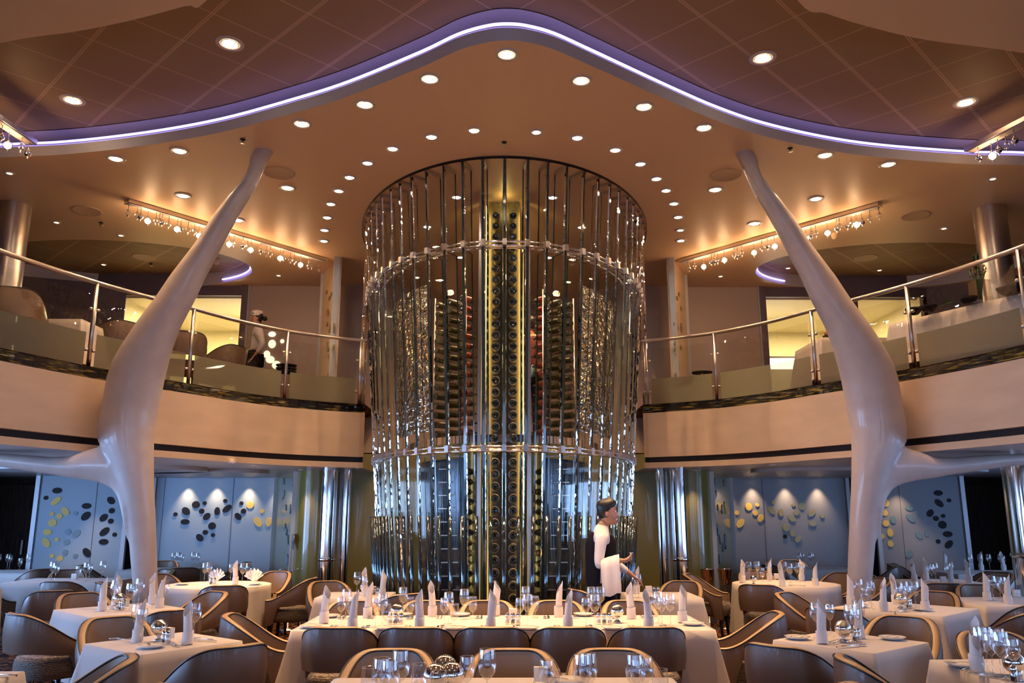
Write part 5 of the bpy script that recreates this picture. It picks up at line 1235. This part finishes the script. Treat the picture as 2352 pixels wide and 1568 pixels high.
def person_waiter():
    x0, y0 = .975, 8.28; P = lambda x, y, z: V((x, y, z))    # local, facing +x; right hand side is -y (towards the camera)
    root = thing('person', 'person walking in white shirt, black waistcoat and trousers, white cloth over forearm', 'person', (x0, y0, 0))
    nd, ed = {}, []
    nd['pel'] = (P(-.02, 0, .98), (.125, .10)); nd['wai'] = (P(-.03, 0, 1.12), (.105, .09)); nd['che'] = (P(-.02, 0, 1.30), (.13, .10)); nd['sho'] = (P(-.015, 0, 1.42), (.09, .075)); nd['nk'] = (P(.0, 0, 1.49), .052); nd['hd'] = (P(.03, 0, 1.565), .056)
    ed += chain('pel', 'wai', 'che', 'sho', 'nk', 'hd')
    # legs mid-stride
    for s_, y, kn, an, to in (('r', -.085, (.14, .52), (-.02, .09), (.10, .03)), ('l', .085, (.10, .53), (.30, .08), (.44, .035))):
        nd[s_+'h'] = (P(-.01, y, .90), .088); nd[s_+'k'] = (P(kn[0], y, kn[1]), .058); nd[s_+'a'] = (P(an[0], y, an[1]), .036); nd[s_+'t'] = (P(to[0], y, to[1]), .03); ed += [('pel', s_+'h')]+chain(s_+'h', s_+'k', s_+'a', s_+'t')
    # right arm (near the camera): elbow behind, forearm level and forward
    nd['rs'] = (P(-.03, -.18, 1.40), .044); nd['re'] = (P(-.075, -.235, 1.13), .042); nd['rw'] = (P(.13, -.25, 1.185), .027)
    ed += [('sho', 'rs'), ('rs', 're'), ('re', 'rw')]; hand(nd, ed, 'R', nd['rw'][0], (1, .1, .15), (0, .6, .7), .9, side=-1); ed += [('rw', 'Rpa')]
    nd['ls'] = (P(-.01, .18, 1.40), .044); nd['le'] = (P(.12, .24, 1.16), .042); nd['lw'] = (P(.30, .22, 1.03), .027)
    ed += [('sho', 'ls'), ('ls', 'le'), ('le', 'lw')]; hand(nd, ed, 'L', nd['lw'][0], (.8, -.05, -.55), (-.3, 0, -.9), .35, side=1); ed += [('lw', 'Lpa')]
    body = skin('body', nd, ed, 'skin', root, 2); hc = (.05, 0, 1.635)
    merge(body, head('', root, hc, (1, 0, -.05)), 'skin'); eyes(root, hc, (1, 0, -.05)); hair_cap(root, hc, (1, 0, -.05))
    # shirt: sleeves and collar
    g = .014; sd = {'w': (P(-.03, 0, 1.02), (.125, .108)), 'c': (P(-.02, 0, 1.28), (.142, .112)), 's': (P(-.015, 0, 1.42), (.112, .09)), 'n': (P(.0, 0, 1.475), (.068, .068)), 'n2': (P(.010, 0, 1.525), (.062, .064))}
    sd['rs'] = (nd['rs'][0], .068); sd['rm'] = ((nd['rs'][0]+nd['re'][0])/2, .055); sd['re'] = (nd['re'][0], .050); sd['rw'] = (nd['rw'][0]-V((.02, 0, 0)), .036)
    sd['ls'] = (nd['ls'][0], .074); sd['lm'] = ((nd['ls'][0]+nd['le'][0])/2, .060); sd['le'] = (nd['le'][0], .052); sd['lw'] = (nd['lw'][0]-V((.02, 0, -.012)), .035)
    skin('shirt', sd, chain('w', 'c', 's', 'n', 'n2')+chain('s', 'rs', 'rm', 're', 'rw')+chain('s', 'ls', 'lm', 'le', 'lw'), 'shirt', root, 2)
    # waistcoat: rings with arm openings left clear
    m = MB(); rows = []
    for z, rx, ry, cx in ((.93, .150, .155, -.02), (1.02, .146, .148, -.028), (1.12, .142, .142, -.03), (1.24, .152, .145, -.022), (1.34, .152, .128, -.018), (1.41, .126, .108, -.018), (1.445, .098, .100, -.014)):
        rows.append([P(cx+rx*cos(2*pi*i/32), ry*sin(2*pi*i/32), z-.03*max(0, cos(2*pi*i/32))*(z > 1.42)) for i in range(32)])
    m.grid(rows, 0, True, True); m.build('waistcoat', 'black', root)
    td = {'p': (P(-.02, 0, .97), (.142, .118)), 'q': (P(-.03, 0, 1.05), (.125, .105))}; te = [('p', 'q')]
    for s_ in 'rl':
        td[s_+'h'] = (nd[s_+'h'][0], .105); td[s_+'k'] = (nd[s_+'k'][0], .078); td[s_+'a'] = (nd[s_+'a'][0]+V((0, 0, .01)), .062); te += [('p', s_+'h')]+chain(s_+'h', s_+'k', s_+'a')
    skin('trousers', td, te, 'black', root, 2)
    for s_ in 'rl':
        a = nd[s_+'a'][0]; t = nd[s_+'t'][0]; skin('shoe', {'a': (V((a.x-.03, a.y, .045)), (.045, .04)), 'b': (V(((a.x+t.x)/2, a.y, .038)), (.045, .034)), 'c': (V((t.x+.04, a.y, .03)), (.036, .026))}, chain('a', 'b', 'c'), 'black', root, 2)
    # white service cloth folded over the near forearm
    m = MB(); top = nd['re'][0].lerp(nd['rw'][0], .12); top2 = nd['re'][0].lerp(nd['rw'][0], .98); rows = []
    for j, (dy, dz) in enumerate(((.07, -.17), (.065, -.02), (.04, .05), (0, .062), (-.045, .045), (-.062, -.03), (-.066, -.12), (-.072, -.22), (-.066, -.29))):
        rows.append([top.lerp(top2, i/10)+V((.006*sin(i*1.9+j), dy+.006*sin(i*1.3), dz+.008*sin(i)*(j in (0, 8)))) for i in range(11)])
    m.grid(rows); m.build('service_cloth', 'napkin', root)
    MB().lathe([(.001, 0), (.017, 0), (.020, .07), (.021, .11)], (.245, -.25, 1.15), 14).build('held_glass', 'stem', root)
person_waiter()
def simple_person(label, x, y, z, fwd, top, bottom, kind, sc=1.0):
    """standing figure; fwd = heading angle in degrees"""
    root = thing('person', label, 'person', (x, y, z), R(fwd)); root.scale = (sc, sc, sc); P = lambda x, y, z: V((x, y, z))
    nd, ed = {}, []
    nd['pel'] = (P(0, 0, .96), (.12, .12)); nd['wai'] = (P(0, 0, 1.12), (.10, .105)); nd['che'] = (P(0, 0, 1.30), (.115, .13)); nd['sho'] = (P(0, 0, 1.42), (.09, .12)); nd['nk'] = (P(.005, 0, 1.49), .05); nd['hd'] = (P(.02, 0, 1.56), .055); ed += chain('pel', 'wai', 'che', 'sho', 'nk', 'hd')
    st = .18 if kind == 'walk' else .03
    for s_, y_, dx in (('r', -.09, -st), ('l', .09, st)):
        nd[s_+'h'] = (P(0, y_, .88), .085); nd[s_+'k'] = (P(dx*.6+.03, y_, .50), .056); nd[s_+'a'] = (P(dx, y_, .08), .036); nd[s_+'t'] = (P(dx+.14, y_, .03), .03); ed += [('pel', s_+'h')]+chain(s_+'h', s_+'k', s_+'a', s_+'t')
        if kind == 'walk': e, w = P(-.03-dx*.4, y_*2.5, 1.13), P(.14-dx*.8, y_*2.2, .98)
        else: e, w = P(.12, y_*2.8, 1.18), P(.34, y_*1.6, 1.25)
        nd[s_+'s'] = (P(0, y_*2.0, 1.40), .054); nd[s_+'e'] = (e, .040); nd[s_+'w'] = (w, .027); ed += [('sho', s_+'s')]+chain(s_+'s', s_+'e', s_+'w')
        hand(nd, ed, s_.upper(), w, (w-e), (.3, 0, -.3), .6, side=1 if s_ == 'l' else -1); ed += [(s_+'w', s_.upper()+'pa')]
    body = skin('body', nd, ed, 'skin', root, 1); hc = (.035, 0, 1.63); merge(body, head('', root, hc, (1, 0, 0)), 'skin'); eyes(root, hc, (1, 0, 0)); hair_cap(root, hc, (1, 0, 0))
    sd = {'w': (P(0, 0, 1.0), (.125, .125)), 'w2': (P(0, 0, 1.14), (.112, .118)), 'c': (P(0, 0, 1.30), (.13, .142)), 's': (P(0, 0, 1.42), (.10, .125)), 'n': (P(.003, 0, 1.475), .064)}; se = chain('w', 'w2', 'c', 's', 'n')
    if kind != 'walk': sd['b'] = (P(0, 0, .84), (.135, .135)); se.append(('w', 'b'))
    for s_ in 'rl':
        sd[s_+'s'] = (nd[s_+'s'][0], .082); sd[s_+'e'] = (nd[s_+'e'][0], .060); sd[s_+'w'] = (nd[s_+'w'][0]*.94+nd[s_+'e'][0]*.06, .038); se += [('s', s_+'s')]+chain(s_+'s', s_+'e', s_+'w')
    skin('jacket', sd, se, top, root, 2)
    td = {'p': (P(0, 0, .96), (.132, .132))}; te = []
    for s_ in 'rl': td[s_+'h'] = (nd[s_+'h'][0], .10); td[s_+'k'] = (nd[s_+'k'][0], .076); td[s_+'a'] = (nd[s_+'a'][0], .058); te += [('p', s_+'h')]+chain(s_+'h', s_+'k', s_+'a')
    skin('trousers', td, te, bottom, root, 2)
    for s_ in 'rl':
        a = nd[s_+'a'][0]; skin('shoe', {'a': (V((a.x-.03, a.y, .045)), (.04, .045)), 'b': (V((a.x+.07, a.y, .038)), (.034, .045)), 'c': (V((a.x+.17, a.y, .03)), (.026, .036))}, chain('a', 'b', 'c'), 'black', root, 2)
    return root, hc
wp = WP(590, 800, (0, 13.1, 0), V((0, 1, 0)))
r_, hc = simple_person('person in white chef jacket, white cap and black apron walking on the upper deck', wp.x, 13.1, ZF, 195, 'shirt', 'black', 'walk', .94)
m = MB(); m.lathe([(.086, .045), (.088, .075), (.098, .11), (.09, .135), (.001, .14)], hc, 24); m.build('cap', 'napkin', r_); MB().sphere((-.10, 0, 1.64), .045, 12).build('hair_bun', 'hair', r_)
m = MB(); rows = [[V((rx*cos(R(-100+200*i/16)), ry*sin(R(-100+200*i/16)), z)) for i in range(17)] for z, rx, ry in ((1.05, .142, .142), (.9, .165, .16), (.6, .20, .17))]; m.grid(rows); m.build('apron', 'black', r_)
mp_ = WP(1218, 860, (0, 10.95, 0), V((0, 1, 0)))
r2, hc = simple_person('person in dark red jacket and black trousers working inside the wine tower', mp_.x, 10.95, 2.55, 80, 'redjacket', 'black', 'stand', 1.0)
MB().tube([(-.155, -.05, 1.04), (-.165, -.06, .98), (-.16, -.03, .88)], [.012, .03, .035], 8).build('blue_cloth', 'blg', r2)
finish_labels()
# ================================================================ RENDER SETTINGS
w = bpy.data.worlds.new('World'); S.world = w; w.use_nodes = True; w.node_tree.nodes['Background'].inputs[0].default_value = (.02, .02, .03, 1); w.node_tree.nodes['Background'].inputs[1].default_value = .3
S.view_settings.view_transform = 'Standard'; S.view_settings.look = 'None'; S.view_settings.exposure = EXPO; S.view_settings.gamma = 1; S.view_settings.use_curve_mapping = False
cy = S.cycles; cy.max_bounces = 8; cy.diffuse_bounces = 3; cy.glossy_bounces = 4; cy.transmission_bounces = 4; cy.transparent_max_bounces = 40
cy.use_denoising = True; cy.sample_clamp_indirect = 6; cy.sample_clamp_direct = 0; cy.caustics_reflective = False; cy.caustics_refractive = False; cy.blur_glossy = .5
cy.use_adaptive_sampling = True; cy.adaptive_threshold = .03
